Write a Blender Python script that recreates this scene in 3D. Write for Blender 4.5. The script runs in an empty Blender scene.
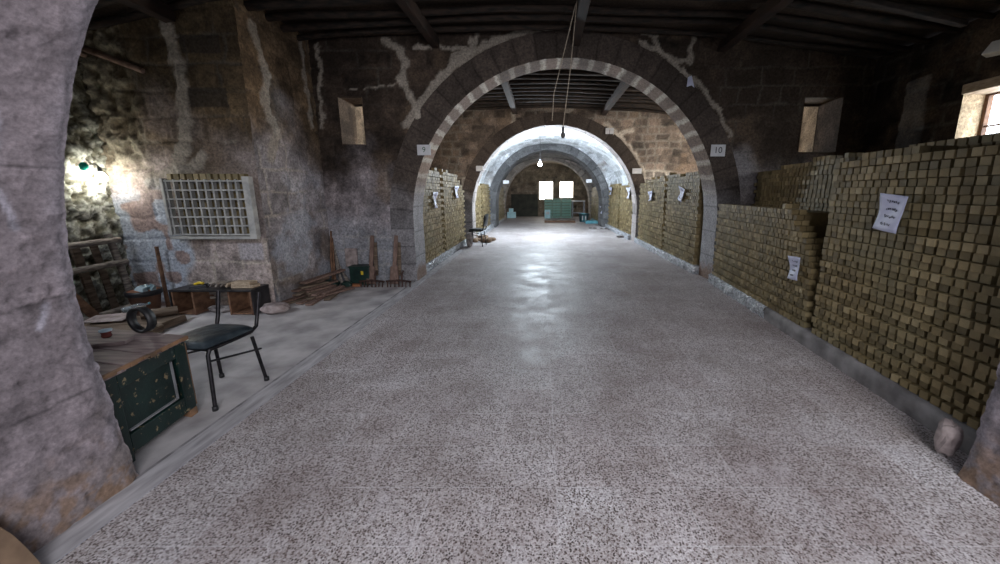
import bpy, bmesh, math, random
import numpy as np
from mathutils import Vector, Matrix, Euler
random.seed(7)
C = bpy.context.scene.collection
PI = math.pi

# ------------------------------------------------------------------ camera
F, PX, PY, TH, CH = 365.0, 541.0, 263.0, math.radians(11), 1.5
cd = bpy.data.cameras.new('camera'); cam = bpy.data.objects.new('camera', cd); C.objects.link(cam)
cam.location = (0, 0, CH); cam.rotation_euler = (PI/2-TH, 0, 0)
cd.sensor_fit = 'HORIZONTAL'; cd.sensor_width = 36; cd.lens = F*36/1000
cd.shift_x = (500-PX)/1000; cd.shift_y = (PY-282)/1000
cd.clip_start = .05; cd.clip_end = 100
bpy.context.scene.camera = cam
def ray(x, y):
    u = (PY-y)/F
    return Vector(((x-PX)/F, math.cos(TH)+u*math.sin(TH), -math.sin(TH)+u*math.cos(TH)))
def onY(x, y, Y):
    d = ray(x, y); return Vector((0, 0, CH))+d*(Y/d.y)
def onX(x, y, X):
    d = ray(x, y); return Vector((0, 0, CH))+d*(X/d.x)
def onZ(x, y, Z=0):
    d = ray(x, y); return Vector((0, 0, CH))+d*((Z-CH)/d.z)

# ------------------------------------------------------------------ noise
def _h(i, j, seed):
    n = (i.astype(np.int64)*374761393+j.astype(np.int64)*668265263+seed*2147483647+seed*97531) & 0xffffffff
    n = ((n ^ (n >> 13))*1274126177) & 0xffffffff
    n = ((n ^ (n >> 16))*2246822519) & 0xffffffff
    return ((n ^ (n >> 15)) & 0xffffff)/float(0xffffff)
def vn(x, y, seed=0):
    xi = np.floor(x); yi = np.floor(y); fx = x-xi; fy = y-yi
    fx = fx*fx*(3-2*fx); fy = fy*fy*(3-2*fy)
    a = _h(xi, yi, seed); b = _h(xi+1, yi, seed); c = _h(xi, yi+1, seed); d = _h(xi+1, yi+1, seed)
    return (a*(1-fx)+b*fx)*(1-fy)+(c*(1-fx)+d*fx)*fy
def fbm(x, y, seed=0, o=4):
    r = 0; a = .5; t = 0
    for k in range(o):
        r = r+a*vn(x*2**k+k*17.3, y*2**k-k*9.1, seed+k*31); t += a; a *= .55
    return r/t
def sst(a, b, x):
    t = np.clip((x-a)/(b-a), 0, 1); return t*t*(3-2*t)
def masonry(s, t, ch=.26, bw=.45, mort=.02, seed=1, rough=.05):
    s = s+(fbm(s*2.2, t*2.2, seed+5, 3)-.5)*rough*3; t = t+(fbm(s*1.7+9, t*2.5, seed+6, 3)-.5)*rough*2.2
    row = np.floor(t/ch); ft = t/ch-row
    hr = _h(row, row*0+3, seed); w = bw*(.7+.6*hr)
    u = s/w+_h(row, row*0+7, seed)*5
    col = np.floor(u); fu = u-col
    d = np.minimum(np.minimum(ft, 1-ft)*ch, np.minimum(fu, 1-fu)*w)
    d = d+(fbm(s*14, t*14, seed+9, 2)-.5)*.022
    return sst(mort*1.3, mort*.3, d), _h(row*3+1, col, seed+2), _h(row, col*5+2, seed+3), d
def polydist(x, y, pts):
    best = np.full(x.shape, 9.0)
    for (ax, ay), (bx, by) in zip(pts[:-1], pts[1:]):
        dx, dy = bx-ax, by-ay; L = dx*dx+dy*dy+1e-9
        t = np.clip(((x-ax)*dx+(y-ay)*dy)/L, 0, 1)
        best = np.minimum(best, np.hypot(x-ax-t*dx, y-ay-t*dy))
    return best
def mixc(a, b, m):
    m = m[..., None] if m.ndim == a.ndim-1 else m
    return a*(1-m)+b*m
def col(c, shape): return np.broadcast_to(np.array(c, float), shape+(3,)).copy()

# ------------------------------------------------------------------ materials
MATS = {}
def newmat(name):
    m = bpy.data.materials.new(name); m.use_nodes = True; nt = m.node_tree
    return m, nt, nt.nodes['Principled BSDF']
def N(nt, t, **k):
    n = nt.nodes.new(t)
    for a, b in k.items():
        if a in n.inputs.keys(): n.inputs[a].default_value = b
        else: setattr(n, a, b)
    return n
def ramp(nt, src, stops):
    r = nt.nodes.new('ShaderNodeValToRGB'); e = r.color_ramp.elements
    while len(e) < len(stops): e.new(.5)
    for q, (p, c) in zip(e, stops): q.position = p; q.color = tuple(c)+(1,) if len(c) == 3 else c
    nt.links.new(src, r.inputs[0]); return r.outputs[0]
def mix(nt, f, a, b, bt='MIX'):
    n = nt.nodes.new('ShaderNodeMix'); n.data_type = 'RGBA'; n.blend_type = bt
    for s, v in ((0, f), (6, a), (7, b)):
        if hasattr(v, 'is_linked'): nt.links.new(v, n.inputs[s])
        elif s == 0: n.inputs[0].default_value = v
        else: n.inputs[s].default_value = tuple(v)+(1,)
    return n.outputs[2]
def bump(nt, b, src, st=.4, dist=.01):
    n = nt.nodes.new('ShaderNodeBump'); n.inputs['Strength'].default_value = st; n.inputs['Distance'].default_value = dist
    nt.links.new(src, n.inputs['Height']); nt.links.new(n.outputs[0], b.inputs['Normal'])
def simple(name, c1, c2, scale=8, rough=.7, metal=0, bmp=.3, stretch=(1, 1, 1), detail=5, contrast=(.35, .65), spec=.4, bdist=.01):
    m, nt, b = newmat(name)
    tc = N(nt, 'ShaderNodeTexCoord'); mp = N(nt, 'ShaderNodeMapping'); mp.inputs['Scale'].default_value = stretch
    nt.links.new(tc.outputs['Object'], mp.inputs[0])
    no = N(nt, 'ShaderNodeTexNoise', Scale=scale, Detail=detail); nt.links.new(mp.outputs[0], no.inputs[0])
    nt.links.new(ramp(nt, no.outputs[0], [(contrast[0], c1), (contrast[1], c2)]), b.inputs['Base Color'])
    b.inputs['Roughness'].default_value = rough; b.inputs['Metallic'].default_value = metal
    b.inputs['Specular IOR Level'].default_value = spec
    if bmp: bump(nt, b, no.outputs[0], bmp, bdist)
    MATS[name] = m; return m
def vmat(name, rough=.9, nscale=60, amt=.35, bst=.5, bdist=.006, spec=.25):
    m, nt, b = newmat(name)
    a = N(nt, 'ShaderNodeAttribute', attribute_name='Col'); tc = N(nt, 'ShaderNodeTexCoord')
    no = N(nt, 'ShaderNodeTexNoise', Scale=nscale, Detail=6, Roughness=.65); nt.links.new(tc.outputs['Object'], no.inputs[0])
    v = ramp(nt, no.outputs[0], [(.3, (1-amt,)*3), (.7, (1+amt,)*3)])
    nt.links.new(mix(nt, 1, a.outputs[0], v, 'MULTIPLY'), b.inputs['Base Color'])
    b.inputs['Roughness'].default_value = rough; b.inputs['Specular IOR Level'].default_value = spec
    bump(nt, b, no.outputs[0], bst, bdist); MATS[name] = m; return m
vmat('stone', nscale=34, amt=.5, bst=.7, bdist=.008); vmat('pillar_stone', nscale=60, amt=.33, bst=.45, bdist=.005)
simple('wood_old', (.07, .045, .03), (.2, .15, .11), 5, .8, stretch=(1, 1, 7))
simple('wood_grey', (.12, .1, .09), (.33, .29, .25), 6, .8, stretch=(2, 2, 9))
simple('wood_pale', (.3, .22, .15), (.5, .4, .29), 6, .7, stretch=(8, 2, 8))
simple('wood_red', (.12, .075, .06), (.23, .15, .12), 6, .75, stretch=(6, 6, 2))
simple('wood_beam', (.01, .005, .003), (.03, .014, .008), 4, .85, stretch=(3, 1, 3))
simple('wood_rafter', (.005, .004, .003), (.036, .022, .015), 7, .85, stretch=(1, 4, 4))
simple('plank_top', (.12, .085, .085), (.25, .19, .185), 5, .6, stretch=(1, 8, 1))
simple('wood_brown', (.1, .05, .03), (.22, .12, .07), 6, .7, stretch=(5, 2, 3))
simple('wood_worn_edge', (.1, .06, .035), (.28, .15, .08), 9, .8)
simple('black_lacquer', (.01, .01, .012), (.035, .033, .036), 5, .4)
simple('black_metal', (.008, .008, .01), (.03, .027, .03), 20, .38, .6, .1)
simple('vinyl', (.008, .013, .018), (.05, .065, .075), 7, .34, bmp=.9, contrast=(.4, .7), bdist=.02)
simple('rubber', (.006, .006, .007), (.02, .02, .022), 10, .5)
simple('iron', (.03, .015, .012), (.09, .05, .04), 15, .7, .4)
simple('grey_metal', (.2, .2, .21), (.36, .36, .38), 6, .5, .3)
simple('mortar', (.3, .25, .2), (.55, .48, .4), 20, .9)
simple('grille_paint', (.26, .26, .255), (.42, .41, .39), 12, .6)
simple('wood_brown_orange', (.16, .07, .04), (.27, .13, .08), 6, .6)
simple('cloudy_plastic', (.15, .24, .28), (.32, .42, .47), 6, .35)
simple('terracotta', (.2, .07, .03), (.36, .15, .07), 6, .7)
simple('bright_blue_plastic', (.07, .26, .32), (.16, .4, .46), 5, .4)
simple('pale_blue_card', (.45, .7, .75), (.6, .85, .88), 5, .6)
simple('green_plastic', (.18, .38, .3), (.32, .52, .42), 9, .45)
simple('dark_green', (.006, .02, .017), (.02, .05, .04), 6, .5)
simple('white_paint', (.55, .55, .55), (.75, .75, .75), 6, .5)
simple('paper', (.42, .44, .6), (.56, .58, .72), 9, .45, bmp=.5)
simple('sign_white', (.5, .5, .52), (.62, .62, .64), 9, .5, bmp=.1)
simple('ink', (.02, .02, .03), (.06, .06, .08), 9, .6, bmp=0)
simple('ink_green', (.04, .09, .06), (.09, .16, .1), 9, .6, bmp=0)
simple('yellow_plastic', (.6, .42, .02), (.75, .55, .05), 5, .4)
simple('rope', (.2, .16, .12), (.38, .32, .25), 40, .9)
simple('sacking', (.11, .07, .045), (.24, .16, .1), 7, .9)
simple('red_glaze', (.12, .03, .03), (.25, .08, .07), 9, .25)
simple('pale_glaze', (.45, .6, .7), (.6, .72, .8), 9, .25)
simple('rock', (.2, .16, .155), (.42, .35, .335), 12, .85, bmp=.8)
simple('rock_dark', (.08, .07, .07), (.3, .27, .26), 12, .9, bmp=.8)
simple('green_glass', (.0, .22, .16), (.02, .35, .25), 5, .2)
simple('dark_board', (.022, .022, .014), (.055, .05, .035), 3, .7)
simple('rusty_pipe', (.12, .07, .05), (.3, .2, .15), 14, .8)
simple('concrete_side', (.26, .24, .245), (.58, .55, .55), 3.2, .8, detail=9, contrast=(.3, .7))
simple('concrete_plinth', (.11, .1, .1), (.26, .245, .245), 5, .75, detail=8)
simple('dust_rust', (.2, .08, .03), (.3, .13, .06), 9, .8)
def soapmat(name, k=1):
    m, nt, b = newmat(name)
    g = N(nt, 'ShaderNodeNewGeometry'); tc = N(nt, 'ShaderNodeTexCoord'); ob = N(nt, 'ShaderNodeObjectInfo')
    no = N(nt, 'ShaderNodeTexNoise', Scale=30, Detail=4); nt.links.new(tc.outputs['Object'], no.inputs[0])
    no2 = N(nt, 'ShaderNodeTexNoise', Scale=1.3, Detail=3); nt.links.new(g.outputs['Position'], no2.inputs[0])
    src = g.outputs['Random Per Island'] if k else ob.outputs['Random']
    c = ramp(nt, src, [(0, (.13, .095, .045)), (.45, (.215, .162, .078)), (.85, (.28, .213, .108)), (1, (.38, .3, .165))])
    c = mix(nt, .5, c, ramp(nt, no.outputs[0], [(.3, (.5, .5, .5)), (.7, (1, 1, 1))]), 'MULTIPLY')
    c = mix(nt, ramp(nt, no2.outputs[0], [(.45, (0, 0, 0)), (.7, (.45,)*3)]), c, (.165, .15, .09))
    nt.links.new(c, b.inputs['Base Color']); b.inputs['Roughness'].default_value = .6
    b.inputs['Specular IOR Level'].default_value = .3
    bump(nt, b, no.outputs[0], .3, .004); MATS[name] = m
soapmat('soap_mass', 1); soapmat('soap_single', 0)
def plastic():
    m, nt, b = newmat('plastic_sheet')
    tc = N(nt, 'ShaderNodeTexCoord'); v = N(nt, 'ShaderNodeTexVoronoi', Scale=9); nt.links.new(tc.outputs['Object'], v.inputs[0])
    no = N(nt, 'ShaderNodeTexNoise', Scale=14, Detail=5, Distortion=1.5); nt.links.new(tc.outputs['Object'], no.inputs[0])
    nt.links.new(ramp(nt, no.outputs[0], [(.35, (.2, .21, .23)), (.7, (.55, .57, .6))]), b.inputs['Base Color'])
    b.inputs['Roughness'].default_value = .16; b.inputs['Specular IOR Level'].default_value = .8
    bump(nt, b, no.outputs[0], 1, .06); MATS['plastic_sheet'] = m
plastic()
def emit(name, c, s):
    m, nt, b = newmat(name); b.inputs['Emission Color'].default_value = tuple(c)+(1,); b.inputs['Emission Strength'].default_value = s
    b.inputs['Base Color'].default_value = (.8, .8, .8, 1); MATS[name] = m
emit('sky_far', (1, .97, .9), 5); emit('sky_right', (.85, .92, 1), 7); emit('sky_bay', (1, .9, .75), 7)
emit('bulb_lit', (.85, .95, 1), 60); emit('bulb_wall', (1, .97, .88), 90)
m, nt, b = newmat('bulb_off'); b.inputs['Base Color'].default_value = (.12, .11, .1, 1); b.inputs['Roughness'].default_value = .12; b.inputs['Transmission Weight'].default_value = .4; MATS['bulb_off'] = m
m, nt, b = newmat('clear_glass'); b.inputs['Base Color'].default_value = (.8, .9, .95, 1); b.inputs['Roughness'].default_value = .05; b.inputs['Transmission Weight'].default_value = .8; MATS['clear_glass'] = m

def chestmat():
    m, nt, b = newmat('green_paint')
    tc = N(nt, 'ShaderNodeTexCoord'); no = N(nt, 'ShaderNodeTexNoise', Scale=5, Detail=6); nt.links.new(tc.outputs['Object'], no.inputs[0])
    n2 = N(nt, 'ShaderNodeTexNoise', Scale=24, Detail=4, Roughness=.6); nt.links.new(tc.outputs['Object'], n2.inputs[0])
    base = ramp(nt, no.outputs[0], [(.3, (.002, .009, .008)), (.7, (.006, .024, .02))])
    chips = ramp(nt, n2.outputs[0], [(.61, (0, 0, 0)), (.645, (.8, .8, .8))])
    nt.links.new(mix(nt, chips, base, (.27, .2, .11)), b.inputs['Base Color']); b.inputs['Roughness'].default_value = .42
    bump(nt, b, n2.outputs[0], .3, .005); MATS['green_paint'] = m
chestmat()
def floormat():
    m, nt, b = newmat('terrazzo'); L = nt.links.new
    tc = N(nt, 'ShaderNodeTexCoord'); sx = N(nt, 'ShaderNodeSeparateXYZ'); L(tc.outputs['Object'], sx.inputs[0])
    v = N(nt, 'ShaderNodeTexVoronoi', Scale=88); v.inputs['Randomness'].default_value = 1; L(tc.outputs['Object'], v.inputs[0])
    chip = N(nt, 'ShaderNodeSeparateColor'); L(v.outputs['Color'], chip.inputs[0])
    # chip mask: cells whose random value is high, shrunk by distance
    n3 = N(nt, 'ShaderNodeTexNoise', Scale=120, Detail=2); L(tc.outputs['Object'], n3.inputs[0])
    d = N(nt, 'ShaderNodeMath', operation='ADD'); L(v.outputs['Distance'], d.inputs[0]); L(n3.outputs[0], d.inputs[1])
    cm = ramp(nt, d.outputs[0], [(.84, (1, 1, 1)), (1.0, (0, 0, 0))])
    vf = N(nt, 'ShaderNodeTexVoronoi', Scale=150); L(tc.outputs['Object'], vf.inputs[0]); fc = N(nt, 'ShaderNodeSeparateColor'); L(vf.outputs['Color'], fc.inputs[0])
    big = N(nt, 'ShaderNodeTexNoise', Scale=.9, Detail=7, Roughness=.6); L(tc.outputs['Object'], big.inputs[0])
    big2 = N(nt, 'ShaderNodeTexNoise', Scale=2.7, Detail=6, Roughness=.6); L(tc.outputs['Object'], big2.inputs[0])
    chipc = ramp(nt, chip.outputs[0], [(0, (.03, .02, .016)), (.5, (.1, .068, .058)), (.75, (.24, .19, .185)), (1, (.5, .46, .45))])
    ground = ramp(nt, big.outputs[0], [(.3, (.36, .325, .32)), (.5, (.52, .495, .49)), (.72, (.7, .69, .7))])
    ground = mix(nt, .85, ground, ramp(nt, fc.outputs[0], [(0, (.45, .4, .4)), (.3, (.8, .76, .76)), (.6, (1.05, 1.03, 1.04)), (1, (1.35, 1.35, 1.38))]), 'MULTIPLY')
    c = mix(nt, cm, ground, chipc)
    sc3 = N(nt, 'ShaderNodeTexNoise', Scale=5.5, Detail=8, Roughness=.7); L(tc.outputs['Object'], sc3.inputs[0])
    c = mix(nt, ramp(nt, sc3.outputs[0], [(.55, (0, 0, 0)), (.72, (.5, .5, .5))]), c, (.66, .63, .66))
    # dusty film over chips
    c = mix(nt, ramp(nt, big2.outputs[0], [(.5, (0, 0, 0)), (.8, (.4, .4, .4))]), c, (.52, .49, .51))
    c = mix(nt, ramp(nt, big2.outputs[0], [(.25, (.5, .5, .5)), (.52, (0, 0, 0))]), c, (.2, .16, .145))
    # tiles
    mp = N(nt, 'ShaderNodeMapping'); mp.inputs['Location'].default_value = (-.08/.32, -.1, 0); mp.inputs['Scale'].default_value = (1/.32, 1/.32, 1)
    L(tc.outputs['Object'], mp.inputs[0])
    vt = N(nt, 'ShaderNodeTexWhiteNoise', noise_dimensions='2D'); fl = N(nt, 'ShaderNodeVectorMath', operation='FLOOR'); L(mp.outputs[0], fl.inputs[0]); L(fl.outputs[0], vt.inputs[0])
    c = mix(nt, .8, c, ramp(nt, vt.outputs[0], [(0, (.86, .82, .81)), (1, (1, 1, 1))]), 'MULTIPLY')
    fr = N(nt, 'ShaderNodeVectorMath', operation='FRACTION'); L(mp.outputs[0], fr.inputs[0]); s2 = N(nt, 'ShaderNodeSeparateXYZ'); L(fr.outputs[0], s2.inputs[0])
    g = []
    for k in (0, 1):
        a = N(nt, 'ShaderNodeMath', operation='PINGPONG'); a.inputs[1].default_value = .5; L(s2.outputs[k], a.inputs[0]); g.append(a)
    mn = N(nt, 'ShaderNodeMath', operation='MINIMUM'); L(g[0].outputs[0], mn.inputs[0]); L(g[1].outputs[0], mn.inputs[1])
    gn = N(nt, 'ShaderNodeTexNoise', Scale=1.7, Detail=3); L(tc.outputs['Object'], gn.inputs[0])
    gm = mix(nt, 1, ramp(nt, mn.outputs[0], [(.004, (.6, .6, .6)), (.013, (0, 0, 0))]), ramp(nt, gn.outputs[0], [(.4, (.12,)*3), (.62, (.9,)*3)]), 'MULTIPLY')
    c = mix(nt, gm, c, (.68, .66, .67))
    L(c, b.inputs['Base Color'])
    L(ramp(nt, big2.outputs[0], [(.3, (.42,)*3), (.7, (.7,)*3)]), b.inputs['Roughness'])
    b.inputs['Specular IOR Level'].default_value = .42
    bump(nt, b, big2.outputs[0], .25, .02); MATS['terrazzo'] = m
floormat()

# ------------------------------------------------------------------ mesh helpers
class MB:
    def __init__(s): s.v = []; s.f = []; s.c = []; s.n = 0; s.s = []
    def add(s, v, f, c=None, smooth=False):
        v = np.asarray(v, float).reshape(-1, 3); s.v.append(v)
        for q in f: s.f.append(tuple(i+s.n for i in q)); s.s.append(smooth)
        s.c.append(np.asarray(c, float).reshape(-1, 3) if c is not None else np.full((len(v), 3), .5)); s.n += len(v)
    def grid(s, P, col=None, mask=None, flip=False, smooth=True):
        nu, nv = P.shape[:2]; idx = np.arange(nu*nv).reshape(nu, nv)
        a, b, c, d = idx[:-1, :-1], idx[1:, :-1], idx[1:, 1:], idx[:-1, 1:]
        q = np.stack([a, b, c, d] if not flip else [d, c, b, a], -1)
        if mask is not None: q = q[mask]
        s.add(P, q.reshape(-1, 4).tolist(), col, smooth)
    def box(s, c, d, rot=(0, 0, 0), taper=1, jit=0):
        R = Euler(rot).to_matrix(); vs = []
        for z in (-1, 1):
            for x, y in ((-1, -1), (1, -1), (1, 1), (-1, 1)):
                k = taper if z > 0 else 1
                p = Vector((x*d[0]/2*k, y*d[1]/2*k, z*d[2]/2))
                if jit: p += Vector([random.uniform(-jit, jit) for _ in range(3)])
                vs.append(R @ p+Vector(c))
        s.add(vs, [(0, 3, 2, 1), (4, 5, 6, 7), (0, 1, 5, 4), (1, 2, 6, 5), (2, 3, 7, 6), (3, 0, 4, 7)])
    def tube(s, pts, r, n=10, caps=True):
        pts = [Vector(p) for p in pts]; rs = r if isinstance(r, (list, tuple)) else [r]*len(pts)
        V = []; up = None
        for i, p in enumerate(pts):
            t = (pts[min(i+1, len(pts)-1)]-pts[max(i-1, 0)]).normalized()
            if up is None: up = t.orthogonal().normalized()
            up = (up-t*up.dot(t)).normalized(); w = t.cross(up)
            for k in range(n):
                a = 2*PI*k/n; V.append(p+(up*math.cos(a)+w*math.sin(a))*rs[i])
        f = [(i*n+k, i*n+(k+1) % n, (i+1)*n+(k+1) % n, (i+1)*n+k) for i in range(len(pts)-1) for k in range(n)]
        s.add(V, f, None, True)
        if caps:
            s.add(V[:n], [tuple(range(n))[::-1]]); s.add(V[-n:], [tuple(range(n))])
    def lathe(s, prof, c, n=20):
        V = [(c[0]+r*math.cos(2*PI*k/n), c[1]+r*math.sin(2*PI*k/n), c[2]+z) for r, z in prof for k in range(n)]
        f = [(i*n+k, i*n+(k+1) % n, (i+1)*n+(k+1) % n, (i+1)*n+k) for i in range(len(prof)-1) for k in range(n)]
        s.add(V, f, None, True)
    def build(s, name, mat, parent=None, bevel=0, loc=None):
        me = bpy.data.meshes.new(name); V = np.concatenate(s.v); 
        me.from_pydata(V.tolist(), [], s.f); me.materials.append(MATS[mat])
        me.polygons.foreach_set('use_smooth', s.s)
        ca = me.color_attributes.new('Col', 'FLOAT_COLOR', 'POINT'); cc = np.concatenate(s.c)
        ca.data.foreach_set('color', np.concatenate([np.clip(cc, 0, 1), np.ones((len(cc), 1))], 1).astype(np.float32).ravel())
        me.update(); o = bpy.data.objects.new(name, me); C.objects.link(o)
        if parent: o.parent = parent
        if loc: o.location = loc
        if bevel:
            md = o.modifiers.new('bevel', 'BEVEL'); md.width = bevel; md.segments = 2; md.limit_method = 'ANGLE'
        return o
def thing(name, label, cat, loc=(0, 0, 0), rz=0, group=None):
    o = bpy.data.objects.new(name, None); C.objects.link(o); o.empty_display_size = .1
    o.location = loc; o.rotation_euler = (0, 0, rz); return tag(o, label, cat, group)
def tag(o, label, cat, group=None, kind=None):
    o['label'] = label; o['category'] = cat
    if group: o['group'] = group
    if kind: o['kind'] = kind
    return o
def struct(o): o['kind'] = 'structure'; return o
def center(o):
    """move a mesh object's origin to its base centre"""
    me = o.data; vs = [v.co for v in me.vertices]
    c = Vector((sum(v.x for v in vs)/len(vs), sum(v.y for v in vs)/len(vs), min(v.z for v in vs)))
    me.transform(Matrix.Translation(-c)); o.location = c; return o

# ------------------------------------------------------------------ ceiling profile
XS_ = np.array([-6.2, -5.4, -3.6, 0, 2.7, 5.2, 6.2]); ZS_ = np.array([3.22, 3.35, 3.74, 3.86, 3.76, 3.45, 3.3])
def zc(x): return np.interp(x, XS_, ZS_)

# ------------------------------------------------------------------ masonry colouring
SOOT = np.array([.034, .024, .018]); BROWN = np.array([.15, .105, .07]); MAUVE = np.array([.30, .265, .275]); BLUISH = np.array([.33, .35, .4]); CREAM = np.array([.42, .37, .31])
def stonecol(s, t, lo, hi, seed=1, ch=.26, bw=.45, soot=(1.4, 2.3), mort=.018, veins=(), mortc=None, tone=.5, plaster=0):
    """colour + relief for courses of stone; lo / hi colours under and over the smoke line"""
    mm, h1, h2, d = masonry(s, t, ch, bw, mort, seed)
    n1 = fbm(s*1.1, t*1.1, seed+40, 5); n2 = fbm(s*5, t*5, seed+50, 4)
    k = sst(soot[0], soot[1], t+(n1-.5)*2.0)
    c = mixc(col(lo, s.shape), col(hi, s.shape), k)
    c = c*(1-tone/2+tone*h1*.8)[..., None]*(.2+1.55*n2)[..., None]*(.5+1.0*fbm(s*.9+5, t*.9, seed+55, 5))[..., None]*(.55+.9*fbm(s*19, t*19, seed+57, 3))[..., None]
    c = mixc(c, col(BROWN, s.shape)*(.6+.7*h2)[..., None], sst(.55, .75, fbm(s*2+5, t*2, seed+60, 4))*.5)
    mc = col(mortc if mortc is not None else CREAM, s.shape)*(.2+.8*(1-k))[..., None]
    c = mixc(c, mc, mm*(.08+.6*sst(.48, .68, fbm(s*1.6, t*1.6, seed+70, 3))))
    H = -mm*.011+(h2-.5)*.010+(n2-.5)*.028+(fbm(s*14, t*14, seed+90, 3)-.5)*.012
    if plaster:
        pm = sst(.5, .62, fbm(s*1.5+3, t*1.5+1, seed+80, 5)+plaster*.2-.1)*sst(2.1, 1.2, t)
        c = mixc(c, col(BLUISH, s.shape)*(.8+.4*n2)[..., None], pm*.7); H = H*(1-.7*pm)+.006*pm
    for pts, w in veins:
        dd = polydist(s+(fbm(s*9, t*9, 5, 3)-.5)*.12, t+(fbm(s*9+4, t*9, 6, 3)-.5)*.12, pts)
        v = sst(w, w*.55, dd); c = mixc(c, col(CREAM, s.shape)*(.5+.5*n2)[..., None], v*.8); H = H+v*.012
    return c, H

def axis(a, b, st): return np.linspace(a, b, max(2, int(round(abs(b-a)/st))+1))
def wallY(mb, x0, x1, Y, res, side=-1, z0=0, z1=None, arch=None, holes=(), cf=None):
    """grid in the plane Y, facing side*Y"""
    xs = axis(x0, x1, res); n = max(2, int((3.9 if z1 is None else z1-z0)/res))
    U = np.linspace(0, 1, n+1); X, W = np.meshgrid(xs, U, indexing='ij')
    top = zc(X)+.05 if z1 is None else z1
    Z = z0+(3.9-z0)*W if z1 is None else z0+(z1-z0)*W
    Z = np.minimum(Z, top)
    c, H = cf(X, Z)
    P = np.stack([X, Y+side*H, Z], -1)
    xm = (X[:-1, :-1]+X[1:, 1:])/2; zm = (Z[:-1, :-1]+Z[1:, 1:])/2
    mask = np.ones(xm.shape, bool)
    if arch:
        xc, R, zs = arch; mask &= ~(((zm > zs) & (np.hypot(xm-xc, zm-zs) < R)) | ((zm <= zs) & (abs(xm-xc) < R)))
    for hx0, hx1, hz0, hz1 in holes: mask &= ~((xm > hx0) & (xm < hx1) & (zm > hz0) & (zm < hz1))
    mb.grid(P, c, mask, flip=(side > 0))
def wallX(mb, y0, y1, X, res, side=1, z0=0, z1=None, holes=(), cf=None, disp=1):
    ys = axis(y0, y1, res); z1 = float(zc(X))+.05 if z1 is None else z1
    zs = axis(z0, z1, res); Y, Z = np.meshgrid(ys, zs, indexing='ij')
    c, H = cf(Y, Z); P = np.stack([X+side*H*disp, Y, Z], -1)
    ym = (Y[:-1, :-1]+Y[1:, 1:])/2; zm = (Z[:-1, :-1]+Z[1:, 1:])/2; mask = np.ones(ym.shape, bool)
    for a, b_, cc, d in holes: mask &= ~((ym > a) & (ym < b_) & (zm > cc) & (zm < d))
    mb.grid(P, c, mask, flip=(side < 0))
def reveal(mb, axis_, a0, a1, z0, z1, d0, d1, c0, res=.05, seed=3):
    """four sides of a rectangular hole through a wall. axis_ 'Y': hole in a Y-wall spanning x a0..a1, depth y d0..d1"""
    def put(fn, L1, L2, base):
        u = axis(0, L1, res); v = axis(0, L2, res); U, V = np.meshgrid(u, v, indexing='ij')
        mm, h1, h2, d = masonry(U+base, V+base*2, .24, .4, .015, seed)
        c = col(c0, U.shape)*(.75+.5*h1)[..., None]*(.7+.6*fbm(U*6, V*6, seed+4))[..., None]; c = mixc(c, c*1.4, mm*.5)
        mb.grid(fn(U, V), c)
    D = d1-d0
    def mk(a, dd, z): return np.stack([a, dd, z], -1) if axis_ == 'Y' else np.stack([dd, a, z], -1)
    put(lambda U, V: mk(a0+0*U, d0+U, z0+V), D, z1-z0, 1)
    put(lambda U, V: mk(a1+0*U, d0+U, z0+V), D, z1-z0, 4)
    put(lambda U, V: mk(a0+V, d0+U, z0+0*U), D, a1-a0, 7)
    put(lambda U, V: mk(a0+V, d0+U, z1+0*U), D, a1-a0, 9)

def profile(xc, R, zs, res, flare=0):
    """jamb up, half circle, jamb down; returns x,z,nx,nz(outward from opening),arc length"""
    n = max(2, int(zs/res)); zj = np.linspace(0, zs, n, endpoint=False); m = int(PI*R/res); a = np.linspace(PI, 0, m+1)
    x = np.concatenate([np.full(n, xc-R), xc+R*np.cos(a), np.full(n, xc+R)])
    z = np.concatenate([zj, zs+R*np.sin(a), zj[::-1]])
    nx = np.concatenate([np.full(n, -1.), np.cos(a), np.full(n, 1.)]); nz = np.concatenate([np.zeros(n), np.sin(a), np.zeros(n)])
    L = np.concatenate([[0], np.cumsum(np.hypot(np.diff(x), np.diff(z)))])
    x = x-nx*flare*np.clip(1-z/zs, 0, 1)**1.3
    return x, z, nx, nz, L
def arch(name, xc, R, zs, Y0, Y1, w, res, cin, cfront, mat='stone', dres=None, vw=.3, back=False, flare=0):
    mb = MB(); x, z, nx, nz, L = profile(xc, R, zs, res, flare)
    ys = axis(Y0, Y1, dres or res)
    S, D = np.meshgrid(L, ys-Y0, indexing='ij')
    c, H = cin(S, D, x[:, None]+0*D, z[:, None]+0*D)
    P = np.stack([x[:, None]-nx[:, None]*H, ys[None, :]+0*S, z[:, None]-nz[:, None]*H], -1)
    e = .012
    for Y, sd in ((Y0, -1),)+(((Y1, 1),) if back else ()):
        rr = axis(0, w, dres or res); S2, Rr = np.meshgrid(L, rr, indexing='ij')
        c2, H2 = cfront(S2, Rr, x[:, None]+nx[:, None]*Rr, z[:, None]+nz[:, None]*Rr)
        H2 = H2*np.minimum(1, Rr/.03)
        Hq = H[:, :1] if sd < 0 else H[:, -1:]
        Pf = np.stack([x[:, None]+nx[:, None]*(Rr-Hq*(Rr < .05)), Y+sd*(e*np.minimum(1, Rr/.02)+H2), z[:, None]+nz[:, None]*(Rr-Hq*(Rr < .05))], -1)
        mb.grid(Pf, c2, flip=(sd < 0))
    mb.grid(P, c)
    return struct(mb.build(name, mat))

XC, RR, ZS = .40, 2.52, 1.0
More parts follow.
